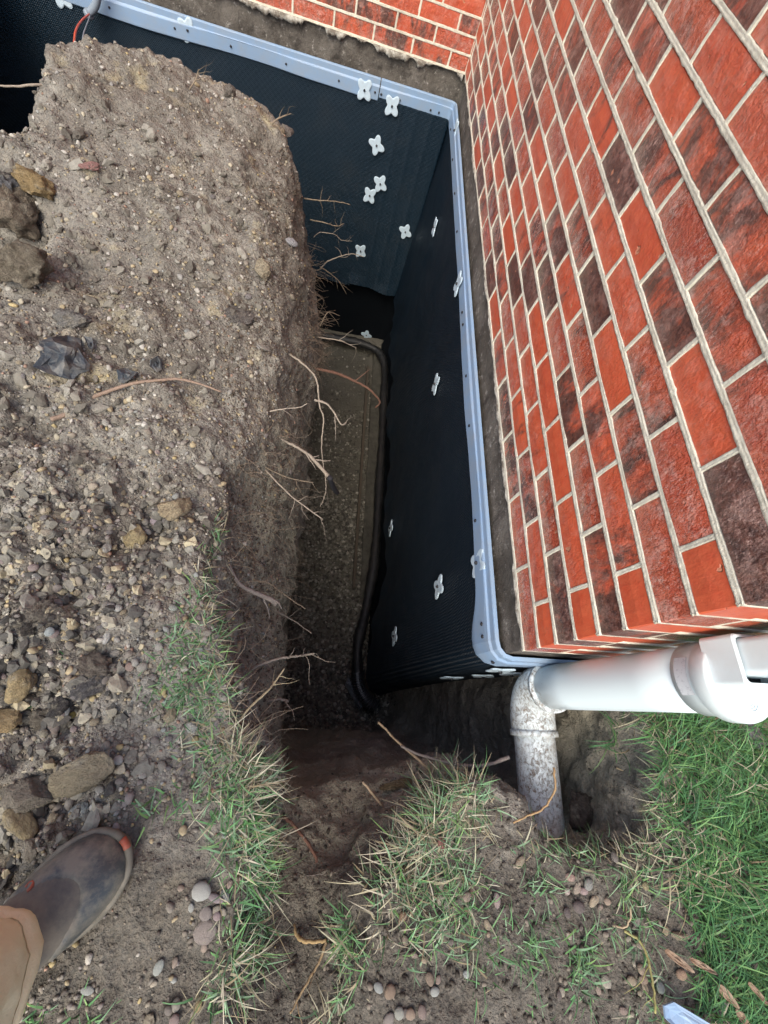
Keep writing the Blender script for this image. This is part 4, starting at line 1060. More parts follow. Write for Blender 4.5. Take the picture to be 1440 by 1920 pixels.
cols = np.array(PAL)[RNG.choice(len(PAL), len(P), p=PW)]*RNG.uniform(.75, 1.15, (len(P), 1))
sz = .004+.0065*RNG.random(len(P))**2.6
scatter('small_gravel', P, Nm, sz, cols, [lump(I2, i, .35, 1 if i else 0) for i in range(9)], 'small brown and grey gravel mixed into the dug soil')
P, Nm = soil_pts(800, (-1.9, -.72), (.3, 2.1), None)
cols = np.array([(.50, .48, .43), (.40, .38, .33), (.44, .40, .30), (.30, .29, .27)])[RNG.integers(0, 4, len(P))]
scatter('pale_chips', P, Nm, .003+.006*RNG.random(len(P))**2, cols, [lump(I2, 100+i, .4, 1) for i in range(6)], 'small pale stone chips set in the far half of the soil bank')
# coarse broken clods near the boot
P, Nm = soil_pts(1500, (-1.35, -.78), (-.42, .28), lambda x, y: max(0., min(1, (-.74-x)/.25)))
cols = np.array([(.24, .23, .195), (.16, .152, .13), (.38, .35, .27), (.09, .086, .078), (.42, .37, .25)])[RNG.choice(5, len(P), p=[.3, .25, .17, .18, .10])]*RNG.uniform(.8, 1.15, (len(P), 1))
scatter('clod_rubble', P, Nm, .005+.011*RNG.random(len(P))**2.4, cols, [lump(I2, 20+i, .75, 1) for i in range(10)], 'broken clods and rubble covering the soil left of the grass strip', smooth=False)
P, Nm = soil_pts(700, (-1.9, -.74), (.2, 1.6), None)
cols = np.array([(.22, .205, .17), (.15, .138, .115), (.29, .275, .235), (.12, .108, .09)])[RNG.integers(0, 4, len(P))]
scatter('soil_lumps', P, Nm, .005+.014*RNG.random(len(P))**2.2, cols, [lump(I2, 120+i, .8, 1) for i in range(8)], 'crumbly lumps of grey brown soil on the upper bank', smooth=False)
# trench floor gravel
P, Nm = soil_pts(11000, (-.62, .25), (-.32, 2.8), lambda x, y: 1 if y < 1.3 else (.25 if y < 2.1 else .05), -2.2); keep = P[:, 2] < -1.6; P, Nm = P[keep], Nm[keep]
cols = np.array([(.24, .225, .18), (.17, .158, .128), (.40, .375, .31), (.09, .083, .068)])[RNG.choice(4, len(P), p=[.35, .35, .12, .18])]
scatter('trench_gravel', P, Nm, .006+.012*RNG.random(len(P))**1.6, cols, [lump(I1, 40+i, .2, 1) for i in range(6)], 'wet gravel covering the trench floor')
# crumbs on the near slope and lawn-side soil
P, Nm = soil_pts(3500, (-.6, .5), (-.95, -.25), None); cols = np.array([(.075, .065, .052), (.11, .097, .078), (.055, .047, .038), (.22, .19, .155)])[RNG.integers(0, 4, len(P))]
scatter('soil_crumbs', P, Nm, .002+.005*RNG.random(len(P))**2.5, cols, [lump(I1, 60+i, .3, 1) for i in range(5)], 'dark crumbs of soil around the near end of the trench')
# crumbs clinging to the bank face
P = []; Nm = []
for _ in range(5200):
    h = hit(RNG.uniform(420, 610), RNG.uniform(250, 1420))
    if h[0] is not None and -1.6 < h[0].z < -.01 and h[0].x < -.5: P.append(h[0][:]); Nm.append(h[1][:])
P = np.array(P); Nm = np.array(Nm); cols = np.array([(.13, .10, .08), (.10, .08, .06), (.17, .135, .10), (.25, .21, .16)])[RNG.choice(4, len(P), p=[.35, .3, .28, .07])]
scatter('bank_crumbs', P, Nm, .002+.005*RNG.random(len(P))**2.5, cols, [lump(I1, 80+i, .3, 1) for i in range(5)], 'crumbs of soil clinging to the cut bank')

# individual stones
stone_bases = {}
def stone_me(kind, i):
    k = (kind, i)
    if k not in stone_bases:
        V, F = {'pebble': lambda: lump(I2, i, .10), 'rock': lambda: lump(I4, i+30, .25, 1), 'clod': lambda: lump(I4, i+60, .35, 1)}[kind]()
        if kind != 'pebble':
            V = V+(V/np.linalg.norm(V, axis=1)[:, None])*(fbm(V+i, 2.2, 5, .62)*(.22 if kind == 'rock' else .50)+fbm(V+i, 7, 3, .7)*(.05 if kind == 'rock' else .14))[:, None]
        me = npmesh(kind, V, F); me.materials.append({'clod': CLOD_O, 'pebble': PEB_O, 'rock': STONE_O}[kind]); stone_bases[k] = me
    return stone_bases[k]
def stone(kind, px, py, w, h, ang, col, name, label, cat, group=None, thick=.6, sink=.3):
    hh = hit(px, py)
    if hh[0] is None: return
    p, nm, dist = hh; dz = -(CM.transposed() @ (p-CAM)).z; s = dz/FPX/2
    me = stone_me(kind, random.randint(0, 5)); o = bpy.data.objects.new(name, me); COL.objects.link(o)
    sc_ = {'pebble': .95, 'rock': .95, 'clod': 1.05}[kind]; sink = sink*.25 if kind != 'clod' else sink*.7; a, b = w*s*sc_, h*s*sc_; col = tuple(min(.8, c*1.25) for c in col); t = min(a, b)*thick; nrm = (nm+Z_*1.0).normalized() if nm.z > .2 else nm
    o.scale = (a, b, t)
    o.rotation_euler = (Vector(nrm).to_track_quat('Z', 'Y') @ Euler((0, 0, -R_(ang)+random.uniform(-.2, .2))).to_quaternion()).to_euler()
    o.location = p+nrm*t*(1-2*sink); o.color = (*col, 1); tag(o, label, cat, group); return o
white, yel, pk, gr, dk, lt = (.58, .57, .52), (.52, .38, .17), (.42, .26, .24), (.26, .26, .25), (.085, .075, .068), (.45, .42, .36)
cl = (.17, .14, .115)
spec = [
 ('clod', 55, 420, 95, 75, 20, (.24, .20, .15), 'soil_clod', 'big clod with a hollow side at the left edge of the bank', 'clod', 1.0, .25),
 ('clod', 15, 365, 50, 50, 0, (.17, .17, .175), 'soil_clod', 'grey clod cut by the left edge above the big hollow clod', 'clod', 1.0, .25),
 ('clod', 70, 350, 70, 40, 30, (.36, .26, .13), 'soil_clod', 'yellow brown crumbly clod above the big hollow clod', 'clod', .9, .3),
 ('clod', 45, 510, 85, 75, -10, (.21, .18, .135), 'soil_clod', 'flat grey brown clod below the big hollow clod at the left edge', 'clod', .8, .3),
 ('clod', 140, 605, 52, 46, 20, (.26, .25, .23), 'soil_clod', 'grey crumbly clod right above the torn black sheet', 'clod', .6, .4),
 ('clod', 445, 590, 80, 70, 0, (.18, .165, .15), 'soil_slab', 'thin grey slab of soil on the bank near its edge', 'clod', .25, .5),
 ('rock', 495, 515, 45, 35, 20, (.40, .34, .24), 'rock', 'pale lumpy rock on the bank edge beside the root tangle', 'rock', .8, .35),
 ('rock', 330, 965, 70, 62, 20, (.42, .34, .22), 'rock', 'tan angular rock just above the grass strip', 'rock', .6, .35),
 ('rock', 262, 1006, 52, 52, 10, (.42, .34, .19), 'rock', 'crumbly yellow rock left of the tan angular rock', 'rock', .5, .4),
 ('rock', 42, 1280, 58, 46, -5, (.46, .36, .20), 'rock', 'rounded yellow rock near the left edge above the boot', 'rock', .8, .2),
 ('clod', 175, 1255, 68, 42, -15, (.19, .165, .135), 'soil_clod', 'upper half of a cracked grey clod beside the rounded yellow rock', 'clod', .6, .35),
 ('clod', 168, 1285, 68, 38, 5, (.13, .125, .125), 'soil_clod', 'darker lower half of the cracked clod beside the rounded yellow rock', 'clod', .6, .35),
 ('clod', 80, 1155, 52, 45, 30, (.20, .18, .15), 'soil_clod', 'jagged grey clod in the rubble above the rounded yellow rock', 'clod', .7, .3),
 ('clod', 45, 1170, 45, 42, 0, (.07, .062, .056), 'soil_clod', 'black clod touching the jagged grey clod', 'clod', .7, .3),
 ('clod', 110, 1322, 38, 30, 0, (.075, .07, .068), 'soil_clod', 'small black clod right below the rounded yellow rock', 'clod', .7, .3),
 ('clod', 80, 1345, 38, 36, 0, (.17, .15, .12), 'soil_clod', 'small brown clod left of the small black one', 'clod', .7, .3),
 ('rock', 60, 1500, 90, 70, -20, (.28, .25, .20), 'rock', 'large crusted rock with white streaks just above the boot', 'rock', .6, .3),
 ('rock', 160, 1440, 110, 80, -20, (.33, .28, .19), 'rock', 'largest mottled rock, right of the crusted one above the boot', 'rock', .5, .35),
 ('rock', 40, 1540, 70, 42, -25, (.40, .33, .20), 'rock', 'long tan rock left of the boot toe', 'rock', .6, .3),
 ('rock', 10, 1350, 40, 60, 0, (.35, .26, .14), 'rock', 'orange brown rock cut by the left edge above the boot', 'rock', .7, .3),
 ('rock', 15, 1610, 60, 30, -20, (.30, .26, .20), 'rock', 'flat brown rock beside the boot at the left edge', 'rock', .6, .3),
 ('rock', 60, 1590, 42, 26, -20, (.36, .32, .25), 'rock', 'small tan rock beside the boot shaft', 'rock', .6, .3),
 ('rock', 170, 315, 34, 17, 0, (.40, .22, .20), 'brick_chip', 'pinkish brick chip on the far half of the bank', 'brick chip', .5, .3),
 ('pebble', 545, 458, 17, 26, 0, (.42, .42, .44), 'pebble', 'grey oval pebble stuck in the bank edge', 'pebble', .7, .3),
 ('clod', 432, 178, 22, 20, 0, (.25, .22, .19), 'soil_clod', 'rounded lump on the far right rim of the bank', 'clod', .8, .2),
 ('rock', 535, 255, 30, 26, 0, (.22, .19, .17), 'rock', 'brown rock jutting from the bank corner over the far trench', 'rock', .8, .1),
 ('rock', 200, 1030, 24, 20, 20, white, 'stone', 'white faceted stone left of the crumbly yellow rock', 'stone', .7, .2),
 ('pebble', 110, 972, 25, 13, 5, (.42, .35, .26), 'pebble', 'long tan pebble above the white faceted stone', 'pebble', .6, .3),
 ('pebble', 290, 979, 14, 18, 0, (.45, .38, .40), 'pebble', 'pinkish grey pebble between the yellow and tan rocks', 'pebble', .7, .2),
 ('rock', 68, 1083, 28, 15, 10, white, 'stone', 'white flat stone high in the rubble at left', 'stone', .5, .2),
 ('pebble', 222, 1143, 15, 16, 0, white, 'pebble', 'round white pebble in the middle of the rubble', 'pebble', .7, .2),
 ('pebble', 208, 1113, 22, 13, 0, (.50, .46, .38), 'pebble', 'cream oval pebble above the round white one', 'pebble', .6, .2),
 ('pebble', 200, 1197, 25, 14, 15, white, 'pebble', 'flat white pebble below the round white one', 'pebble', .6, .2),
 ('pebble', 201, 1170, 15, 17, 0, lt, 'pebble', 'small pale pebble between two white ones', 'pebble', .7, .2),
 ('pebble', 93, 1184, 20, 17, -20, (.45, .50, .50), 'pebble', 'bluish white pebble touching the jagged grey clod', 'pebble', .6, .2),
 ('rock', 112, 1136, 22, 12, 50, white, 'stone', 'white sliver beside the jagged grey clod', 'stone', .5, .2),
 ('pebble', 325, 1142, 18, 13, 0, (.46, .50, .44), 'pebble', 'pale green grey pebble at the left rim of the grass strip', 'pebble', .6, .2),
 ('pebble', 246, 1250, 17, 17, 0, (.48, .36, .30), 'pebble', 'round pinkish pebble right of the cracked clod', 'pebble', .7, .2),
 ('pebble', 102, 1360, 32, 22, 0, (.33, .28, .25), 'pebble', 'large brown oval pebble below the small black clod', 'pebble', .6, .2),
 ('pebble', 122, 1333, 26, 15, -25, (.44, .46, .44), 'pebble', 'grey white oval pebble above the large brown oval one', 'pebble', .6, .2),
 ('pebble', 72, 1340, 18, 14, 0, (.42, .50, .52), 'pebble', 'pale blue pebble left of the grey white oval one', 'pebble', .6, .2),
 ('pebble', 163, 1325, 20, 14, 0, lt, 'pebble', 'cream pebble right of the grey white oval one', 'pebble', .6, .2),
 ('pebble', 135, 1340, 13, 12, 0, (.52, .42, .14), 'pebble', 'small bright yellow pebble beside the grey white oval one', 'pebble', .7, .2),
 ('pebble', 83, 1376, 16, 15, 0, (.36, .33, .25), 'pebble', 'olive pebble left of the large brown oval one', 'pebble', .6, .2),
 ('pebble', 223, 1425, 18, 18, 0, white, 'pebble', 'white pebble right of the largest mottled rock', 'pebble', .6, .2),
 ('rock', 362, 1364, 27, 25, 0, (.52, .52, .46), 'stone', 'greenish white stone in the lower grass strip', 'stone', .6, .2),
 ('rock', 322, 1343, 30, 26, 20, (.50, .42, .28), 'stone', 'cream angular stone in the lower grass strip', 'stone', .6, .2),
 ('rock', 282, 1275, 26, 22, 10, (.42, .39, .34), 'stone', 'grey white stone at the left rim of the lower grass', 'stone', .6, .2),
 ('pebble', 378, 1670, 36, 31, 15, (.55, .56, .52), 'pebble', 'largest white oval pebble on the bare soil right of the boot', 'pebble', .5, .15),
 ('pebble', 386, 1743, 44, 42, 0, (.36, .31, .28), 'pebble', 'mud smeared round pebble below the largest white oval one', 'pebble', .35, .25),
 ('pebble', 404, 1682, 14, 38, 8, (.34, .29, .30), 'pebble', 'long mauve pebble touching the largest white oval one', 'pebble', .6, .2),
 ('pebble', 421, 1678, 14, 26, 5, (.44, .45, .42), 'pebble', 'slim grey pebble right of the long mauve one', 'pebble', .6, .2),
 ('pebble', 386, 1710, 24, 26, 0, (.33, .29, .27), 'pebble', 'brown chipped pebble between the mauve and mud smeared ones', 'pebble', .5, .2),
 ('pebble', 359, 1700, 11, 17, 0, (.44, .45, .42), 'pebble', 'small grey pebble below the largest white oval one', 'pebble', .6, .2),
 ('pebble', 407, 1717, 16, 15, 0, (.45, .36, .36), 'pebble', 'pink pebble right of the brown chipped one', 'pebble', .6, .2),
 ('rock', 158, 1520, 32, 24, -30, (.44, .46, .42), 'stone', 'flat pale grey stone above the boot toe', 'stone', .4, .2),
 ('rock', 141, 1518, 20, 14, 0, (.42, .44, .42), 'stone', 'small pale stone touching the flat one above the boot toe', 'stone', .4, .2),
 ('rock', 100, 1538, 18, 26, 20, (.45, .38, .26), 'stone', 'tan upright stone left of the boot toe', 'stone', .6, .2),
 ('pebble', 20, 1695, 30, 26, 0, (.46, .43, .36), 'pebble', 'cream pebble against the boot shaft at the left edge', 'pebble', .7, .2),
 ('pebble', 298, 1812, 17, 27, 10, (.47, .50, .46), 'pebble', 'pale green white pebble alone on the bare soil', 'pebble', .5, .2),
 ('pebble', 165, 1855, 15, 25, 15, (.46, .48, .45), 'pebble', 'pale pebble nearest the trouser leg', 'pebble', .5, .2),
 ('pebble', 330, 1884, 18, 20, 0, (.45, .42, .36), 'pebble', 'round cream pebble at the lower left, above a pinkish one', 'pebble', .6, .2),
 ('pebble', 328, 1908, 20, 20, 0, (.36, .28, .26), 'pebble', 'pinkish pebble cut by the bottom edge', 'pebble', .6, .2),
 ('rock', 284, 1912, 24, 26, 0, (.42, .37, .28), 'stone', 'cream block shaped stone at the bottom edge', 'stone', .6, .2),
 ('pebble', 372, 1885, 14, 20, 0, (.50, .40, .22), 'pebble', 'yellow pebble at the bottom near the grass strip', 'pebble', .6, .2),
 ('pebble', 973, 1616, 15, 28, 5, (.48, .41, .30), 'pebble', 'cream upright pebble below the muddy white pipe', 'pebble', .6, .2),
 ('pebble', 826, 1580, 24, 17, 0, (.36, .17, .15), 'pebble', 'reddish striped pebble under the dry grass clump', 'pebble', .7, .2),
 ('pebble', 1068, 1643, 14, 19, 0, (.46, .33, .28), 'pebble', 'pinkish pebble highest of the cluster right of the white pipe', 'pebble', .6, .2),
 ('pebble', 1080, 1665, 14, 20, 10, (.44, .37, .30), 'pebble', 'tan pebble in the cluster below the pinkish highest one', 'pebble', .6, .2),
 ('pebble', 1093, 1670, 13, 18, 10, (.45, .35, .33), 'pebble', 'pink pebble in the middle of the cluster', 'pebble', .6, .2),
 ('pebble', 1100, 1657, 18, 22, 30, (.36, .36, .33), 'pebble', 'grey pebble on the right of the cluster', 'pebble', .6, .2),
 ('pebble', 1111, 1688, 14, 26, -10, (.52, .44, .32), 'pebble', 'cream split pebble lowest of the cluster', 'pebble', .6, .2),
 ('pebble', 1083, 1700, 20, 24, 0, (.20, .17, .16), 'pebble', 'dark brown pebble below the cluster', 'pebble', .6, .3),
 ('pebble', 1061, 1711, 18, 15, 0, (.21, .18, .17), 'pebble', 'dark pebble left of the dark brown one', 'pebble', .6, .3),
 ('pebble', 1137, 1689, 15, 12, 0, (.48, .38, .30), 'pebble', 'small tan pebble right of the cream split one', 'pebble', .6, .2),
 ('pebble', 1062, 1670, 12, 13, 0, (.50, .42, .38), 'pebble', 'small whitish pebble left of the cluster', 'pebble', .6, .2),
 ('pebble', 1208, 1660, 15, 13, 0, (.42, .36, .22), 'pebble', 'yellowish pebble at the lawn corner', 'pebble', .6, .2),
 ('pebble', 930, 1687, 15, 25, -30, (.42, .34, .32), 'pebble', 'pinkish pebble among the green tufts', 'pebble', .6, .2),
 ('pebble', 884, 1672, 12, 20, 0, (.36, .24, .20), 'pebble', 'reddish pebble left of the pinkish one among the tufts', 'pebble', .6, .2),
 ('pebble', 912, 1733, 12, 20, 0, (.46, .38, .28), 'pebble', 'tan pebble below the pinkish one among the tufts', 'pebble', .6, .2),
 ('pebble', 915, 1752, 9, 9, 0, (.50, .40, .30), 'pebble', 'tiny tan pebble below the tan one among the tufts', 'pebble', .6, .2),
 ('pebble', 755, 1717, 17, 15, 0, (.42, .27, .18), 'pebble', 'orange tan pebble under the grass clump', 'pebble', .7, .2),
 ('pebble', 758, 1762, 16, 13, 0, (.38, .31, .24), 'pebble', 'brownish pebble below the orange tan one', 'pebble', .6, .2),
 ('pebble', 795, 1799, 11, 16, 0, (.44, .36, .26), 'pebble', 'small cream pebble on the soil below the clump', 'pebble', .6, .2),
 ('pebble', 813, 1857, 16, 21, 10, (.52, .54, .50), 'pebble', 'white pebble near the bottom centre', 'pebble', .6, .2),
 ('pebble', 805, 1834, 16, 22, 20, (.33, .26, .20), 'pebble', 'brown pebble touching the white one near the bottom centre', 'pebble', .6, .2),
 ('pebble', 730, 1857, 22, 24, 20, (.36, .27, .20), 'pebble', 'brown pebble left of the bottom centre', 'pebble', .6, .2),
 ('pebble', 710, 1850, 16, 20, 0, (.40, .42, .40), 'pebble', 'grey pebble touching the brown one left of the bottom centre', 'pebble', .6, .2),
 ('pebble', 748, 1896, 20, 20, 0, (.42, .43, .38), 'pebble', 'greenish grey pebble at the bottom edge', 'pebble', .6, .2),
 ('pebble', 768, 1898, 18, 22, 0, (.40, .31, .24), 'pebble', 'tan pebble right of the greenish grey one at the bottom edge', 'pebble', .6, .2),
 ('pebble', 728, 1910, 20, 28, 0, (.36, .32, .29), 'pebble', 'mauve grey pebble cut by the bottom edge', 'pebble', .6, .2),
 ('pebble', 790, 1895, 18, 22, 0, (.33, .26, .23), 'pebble', 'brown grey pebble third from left at the bottom edge', 'pebble', .6, .2),
 ('pebble', 873, 1824, 14, 13, 0, (.42, .44, .42), 'pebble', 'pale grey pebble above the white one near the bottom centre', 'pebble', .6, .2),
 ('pebble', 1133, 1838, 20, 24, -15, (.46, .43, .36), 'pebble', 'cream angular pebble left of the small bottom cluster', 'pebble', .6, .2),
 ('pebble', 1182, 1837, 15, 20, -20, (.45, .38, .28), 'pebble', 'tan oval pebble in the small bottom cluster', 'pebble', .6, .2),
 ('pebble', 1199, 1816, 17, 16, 30, (.46, .37, .28), 'pebble', 'topmost pebble of the small bottom cluster', 'pebble', .6, .2),
 ('pebble', 1203, 1835, 20, 15, 0, (.42, .32, .25), 'pebble', 'pinkish tan pebble in the middle of the small bottom cluster', 'pebble', .6, .2),
 ('pebble', 1207, 1850, 12, 20, 0, (.44, .36, .27), 'pebble', 'upright pebble on the right of the small bottom cluster', 'pebble', .6, .2),
 ('pebble', 1198, 1862, 12, 9, 0, (.48, .42, .32), 'pebble', 'smallest pebble, lowest of the small bottom cluster', 'pebble', .6, .2),
 ('pebble', 1236, 1850, 19, 17, -30, (.45, .49, .44), 'pebble', 'pale green pebble at the lawn edge near the blue strip', 'pebble', .5, .2),
 ('pebble', 1275, 1825, 18, 21, 0, (.46, .32, .23), 'pebble', 'orange tan stone among the leaves in the lawn', 'stone', .6, .2),
 ('rock', 1273, 1753, 15, 38, -5, (.36, .30, .22), 'stone', 'long tan stone standing in the lawn edge', 'stone', .6, .2),
 ('pebble', 1245, 1744, 17, 14, 0, (.40, .32, .22), 'pebble', 'tan pebble left of the long tan stone', 'pebble', .6, .2),
 ('rock', 1350, 1880, 20, 40, 30, (.30, .28, .27), 'stone', 'grey stone among the leaves at the lower right', 'stone', .6, .2),
 ('clod', 1095, 1530, 75, 60, -30, (.12, .10, .085), 'soil_clod', 'dark lump of soil right of the muddy white pipe', 'clod', .7, .3),
 ('rock', 1405, 1372, 34, 80, -50, (.14, .135, .15), 'rock', 'grey flat rock in the lawn under the white adapter', 'rock', .4, .3),
 ('clod', 760, 1470, 90, 22, 0, (.20, .15, .085), 'soil_clod', 'ochre ledge of clay at the near trench end', 'clod', .5, .5),
]
for (kd, px, py, w, h, an, col, nm, lb, ct, th, sk) in spec: stone(kd, px, py, w, h, an, col, nm, lb, ct, None, th, sk)
# further pebbles that nothing tells apart
pr = random.Random(11); n = 0
while n < 165:
    px, py = pr.choice([(pr.uniform(0, 400), pr.uniform(900, 1480)), (pr.uniform(0, 480), pr.uniform(250, 900)), (pr.uniform(60, 430), pr.uniform(950, 1500)), (pr.uniform(0, 480), pr.uniform(620, 1250))])
    h = hit(px, py)
    if h[0] is None or h[0].z < -.1 or h[0].z > .2: continue
    w = pr.uniform(9, 17) if py > 900 else pr.uniform(7, 13)
    cn, c = pr.choice([('pale grey', lt), ('light brown', (.36, .33, .28)), ('brown', (.30, .27, .24)), ('cream', (.47, .45, .40)), ('tan', (.40, .34, .24)), ('dark grey', (.26, .24, .23)), ('pinkish', (.38, .31, .29))])
    zn = 'in the rubble left of the grass strip' if py > 1000 else ('on the gravelly soil below the curved stick' if py > 740 else ('on the soil between the stick and the torn black scraps' if py > 600 else 'on the smooth far half of the soil bank'))
    stone('pebble', px, py, w*1.25, w*pr.uniform(.8, 1.05), pr.uniform(0, 180), c, 'pebble', 'small %s pebble %s' % (cn, zn), 'pebble', 'small %s pebbles %s' % (cn, zn), .65, .2); n += 1
n = 0
while n < 40:
    px, py = pr.choice([(pr.uniform(1040, 1200), pr.uniform(1600, 1900)), (pr.uniform(690, 1050), pr.uniform(1560, 1910)), (pr.uniform(300, 450), pr.uniform(1640, 1910))])
    h = hit(px, py)
    if h[0] is None or h[0].z < -.15: continue
    w = pr.uniform(9, 15); cn, c = pr.choice([('tan', (.42, .34, .28)), ('reddish brown', (.36, .28, .24)), ('brown', (.30, .27, .24)), ('cream', (.46, .42, .34)), ('dark', (.22, .19, .17))]); zn = 'on the bare soil right of the boot' if px < 500 else ('in the soil between the grass clump and the lawn' if px > 950 else 'half sunk in soil under the dry grass clump')
    stone('pebble', px, py, w*1.25, w*pr.uniform(.8, 1.05), pr.uniform(0, 180), c, 'pebble', 'small %s pebble %s' % (cn, zn), 'pebble', 'small %s pebbles %s' % (cn, zn), .65, .25); n += 1

# ------------------------------------------------------------------ scraps
def scrap(name, outline, label, mat, cat, fold=.008, th=.0015, seed=0, lift=.006):
    c = np.mean(outline, 0); P3 = []; r = random.Random(seed); rings = [1, .8, .55, .3]
    base = hit(*c)[0]; V = []
    for k, f in enumerate(rings):
        for (x, y) in outline:
            q = c+(np.array([x, y])-c)*f; h = hit(*q)[0]
            V.append(h-base+Z_*(lift+r.uniform(0, fold)*(1-.3*k)))
    V.append(Z_*(lift+fold)); n = len(outline); F = []
    for k in range(len(rings)-1):
        for i in range(n):
            j = (i+1) % n; F.append((k*n+i, k*n+j, (k+1)*n+j, (k+1)*n+i))
    for i in range(n): F.append(((len(rings)-1)*n+i, (len(rings)-1)*n+(i+1) % n, len(rings)*n))
    o = ob(name, pmesh(name, V, F, False), mat, None, base); md = o.modifiers.new('thick', 'SOLIDIFY'); md.thickness = th
    tag(o, label, cat); return o
scrap('membrane_scrap', [(76, 645), (100, 640), (130, 636), (152, 640), (155, 655), (157, 672), (172, 690), (170, 702), (150, 704), (138, 716), (118, 714), (95, 706), (66, 694), (78, 672)], 'largest torn scrap of black sheet lying on the dug soil', TORN, 'plastic scrap', seed=1)
scrap('membrane_scrap', [(162, 640), (178, 643), (180, 655), (176, 668), (170, 660)], 'small torn black scrap beside the largest one', TORN, 'plastic scrap', seed=2, lift=.010)
scrap('membrane_scrap', [(222, 700), (236, 698), (250, 702), (262, 706), (250, 718), (236, 724), (226, 722)], 'fan shaped black scrap touching the curved stick', TORN, 'plastic scrap', seed=3, lift=.010)
scrap('membrane_scrap', [(284, 682), (298, 673), (304, 680), (305, 698), (296, 704), (284, 694)], 'bluish curled scrap right of the fan shaped black scrap', TORN, 'plastic scrap', seed=4, lift=.010)
scrap('blue_strip', [(1214, 1862), (1232, 1855), (1318, 1906), (1350, 1930), (1270, 1935), (1216, 1884)], 'piece of pale blue plastic trim lying in the grass at the bottom edge', TRIM, 'trim piece', fold=.002, seed=5, lift=.035, th=.003)
for i, (x, y, L, wd, an, lb) in enumerate([(1255, 1790, 70, 13, 38, 'long grey brown dry leaf in the lawn edge'), (1300, 1800, 60, 11, 30, 'dry leaf beside the orange tan stone'), (1345, 1855, 60, 14, 50, 'curled brown leaf beside the grey stone'), (1375, 1900, 55, 12, 55, 'reddish dry leaf nearest the bottom right corner'), (1400, 1850, 60, 9, 50, 'thin reddish leaf deepest in the lawn')]):
    a = R_(an); u = np.array([math.cos(a), math.sin(a)]); v = np.array([-u[1], u[0]])
    ol = [tuple(np.array([x, y])+u*L/2*math.cos(t)+v*wd/2*math.sin(t)*(1-.3*math.cos(t))) for t in np.linspace(0, 2*math.pi, 12, endpoint=False)]
    scrap('dry_leaf', ol, lb, LEAF, 'leaf', .004, .0006, 10+i, .022)

# ------------------------------------------------------------------ grass
def blades(roots, nrm, lens, wid, cols, lean=.6, seg=4, down=.25, bias=None, curl=.3):
    n = len(roots); th = RNG.uniform(0, 6.283, n); d = np.stack([np.cos(th), np.sin(th), 0*th], 1)
    if bias is not None: d = d*.6+np.array(bias)[None]; d /= np.linalg.norm(d, axis=1)[:, None]+1e-9
    le = lean*RNG.uniform(.4, 1.7, n); p = roots-nrm*.004; dirv = np.array([0, 0, 1.])+d*le[:, None]; dirv /= np.linalg.norm(dirv, axis=1)[:, None]
    sd_ = np.cross(dirv, np.array([.1, .2, 1.])+0*dirv); sd_ /= np.linalg.norm(sd_, axis=1)[:, None]+1e-9
    rows = []; cur = p.copy(); dv = dirv.copy(); cv = RNG.normal(0, curl, (n, 3)); 
    for s in range(seg+1):
        w = wid*(1-(s/seg)**1.6)*.5+.0001; rows.append((cur-sd_*w[:, None], cur+sd_*w[:, None]))
        dv = dv+np.array([0, 0, -down])*(.5+s*.35)*(1+0*dv)+d*(.18*le[:, None])+cv*.5; dv /= np.linalg.norm(dv, axis=1)[:, None]
        cur = cur+dv*(lens/seg)[:, None]
    VV = np.stack([x for r_ in rows for x in r_], 1)          # n, 2(seg+1), 3
    k = 2*(seg+1); F = np.array([[2*s, 2*s+1, 2*s+3, 2*s+2] for s in range(seg)])
    FF = (F[None]+(np.arange(n)*k)[:, None, None]).reshape(-1, 4)
    tt = np.repeat(np.linspace(.75, 1.1, seg+1), 2); CC = cols[:, None, :]*tt[None, :, None]
    return VV.reshape(-1, 3), FF, CC.reshape(-1, 3)
GREEN = np.array([(.060, .155, .055), (.085, .20, .065), (.050, .125, .050), (.13, .23, .075)]); DRY = np.array([(.38, .35, .23), (.48, .45, .34), (.28, .23, .14), (.40, .39, .28)]); MINT = np.array([(.13, .24, .13), (.20, .32, .19), (.11, .21, .09)])
def grass_obj(name, label, sets):
    V = []; F = []; Cc = []; o_ = 0
    for v, f, c in sets: V.append(v); F.append(f+o_); Cc.append(c); o_ += len(v)
    me = npmesh(name, np.concatenate(V), np.concatenate(F)); setcol(me, np.clip(np.concatenate(Cc), 0, 1))
    o = ob(name, me, GRASS); tag(o, label, 'grass', kind='stuff'); return o
# lawn: world-space, behind a ragged edge
def in_lawn(x, y):
    e = .36+.05*math.sin(y*9)+.03*math.sin(y*23)
    if y > -.42: e = .335+.012*math.sin(y*37)
    else: e = .29+(.42+y)*-.22+.03*math.sin(y*21) 
    return x > e and y < -.02 or (x > .40 and y < .0)
n = 24000; X = RNG.uniform(.2, 1.5, n*2); Y = RNG.uniform(-1.2, 0, n*2); P = []; Nn_ = []
for x, y in zip(X, Y):
    if not in_lawn(x, y): continue
    if RNG.random() > 1.25-max(0, x-.5)*.9: continue
    h, nm = drop(x, y)
    if h is None or h.z < -.2: continue
    P.append(h[:]); Nn_.append(nm[:])
    if len(P) >= n: break
P = np.array(P); Nn_ = np.array(Nn_); m_ = len(P)
patch = fbm(P, 9, 2)
cols = np.where((RNG.random(m_)+patch*.5 < .10)[:, None], DRY[RNG.integers(0, 4, m_)], GREEN[RNG.integers(0, 4, m_)]*np.array([1.05, 1.22, 1.2]))*RNG.uniform(.75, 1.2, (m_, 1))
lawn = grass_obj('lawn_grass', 'thick green lawn grass right of the drain pipe', [blades(P, Nn_, RNG.uniform(.045, .115, m_), RNG.uniform(.0022, .0042, m_), cols, 1.0, 5, .22)])
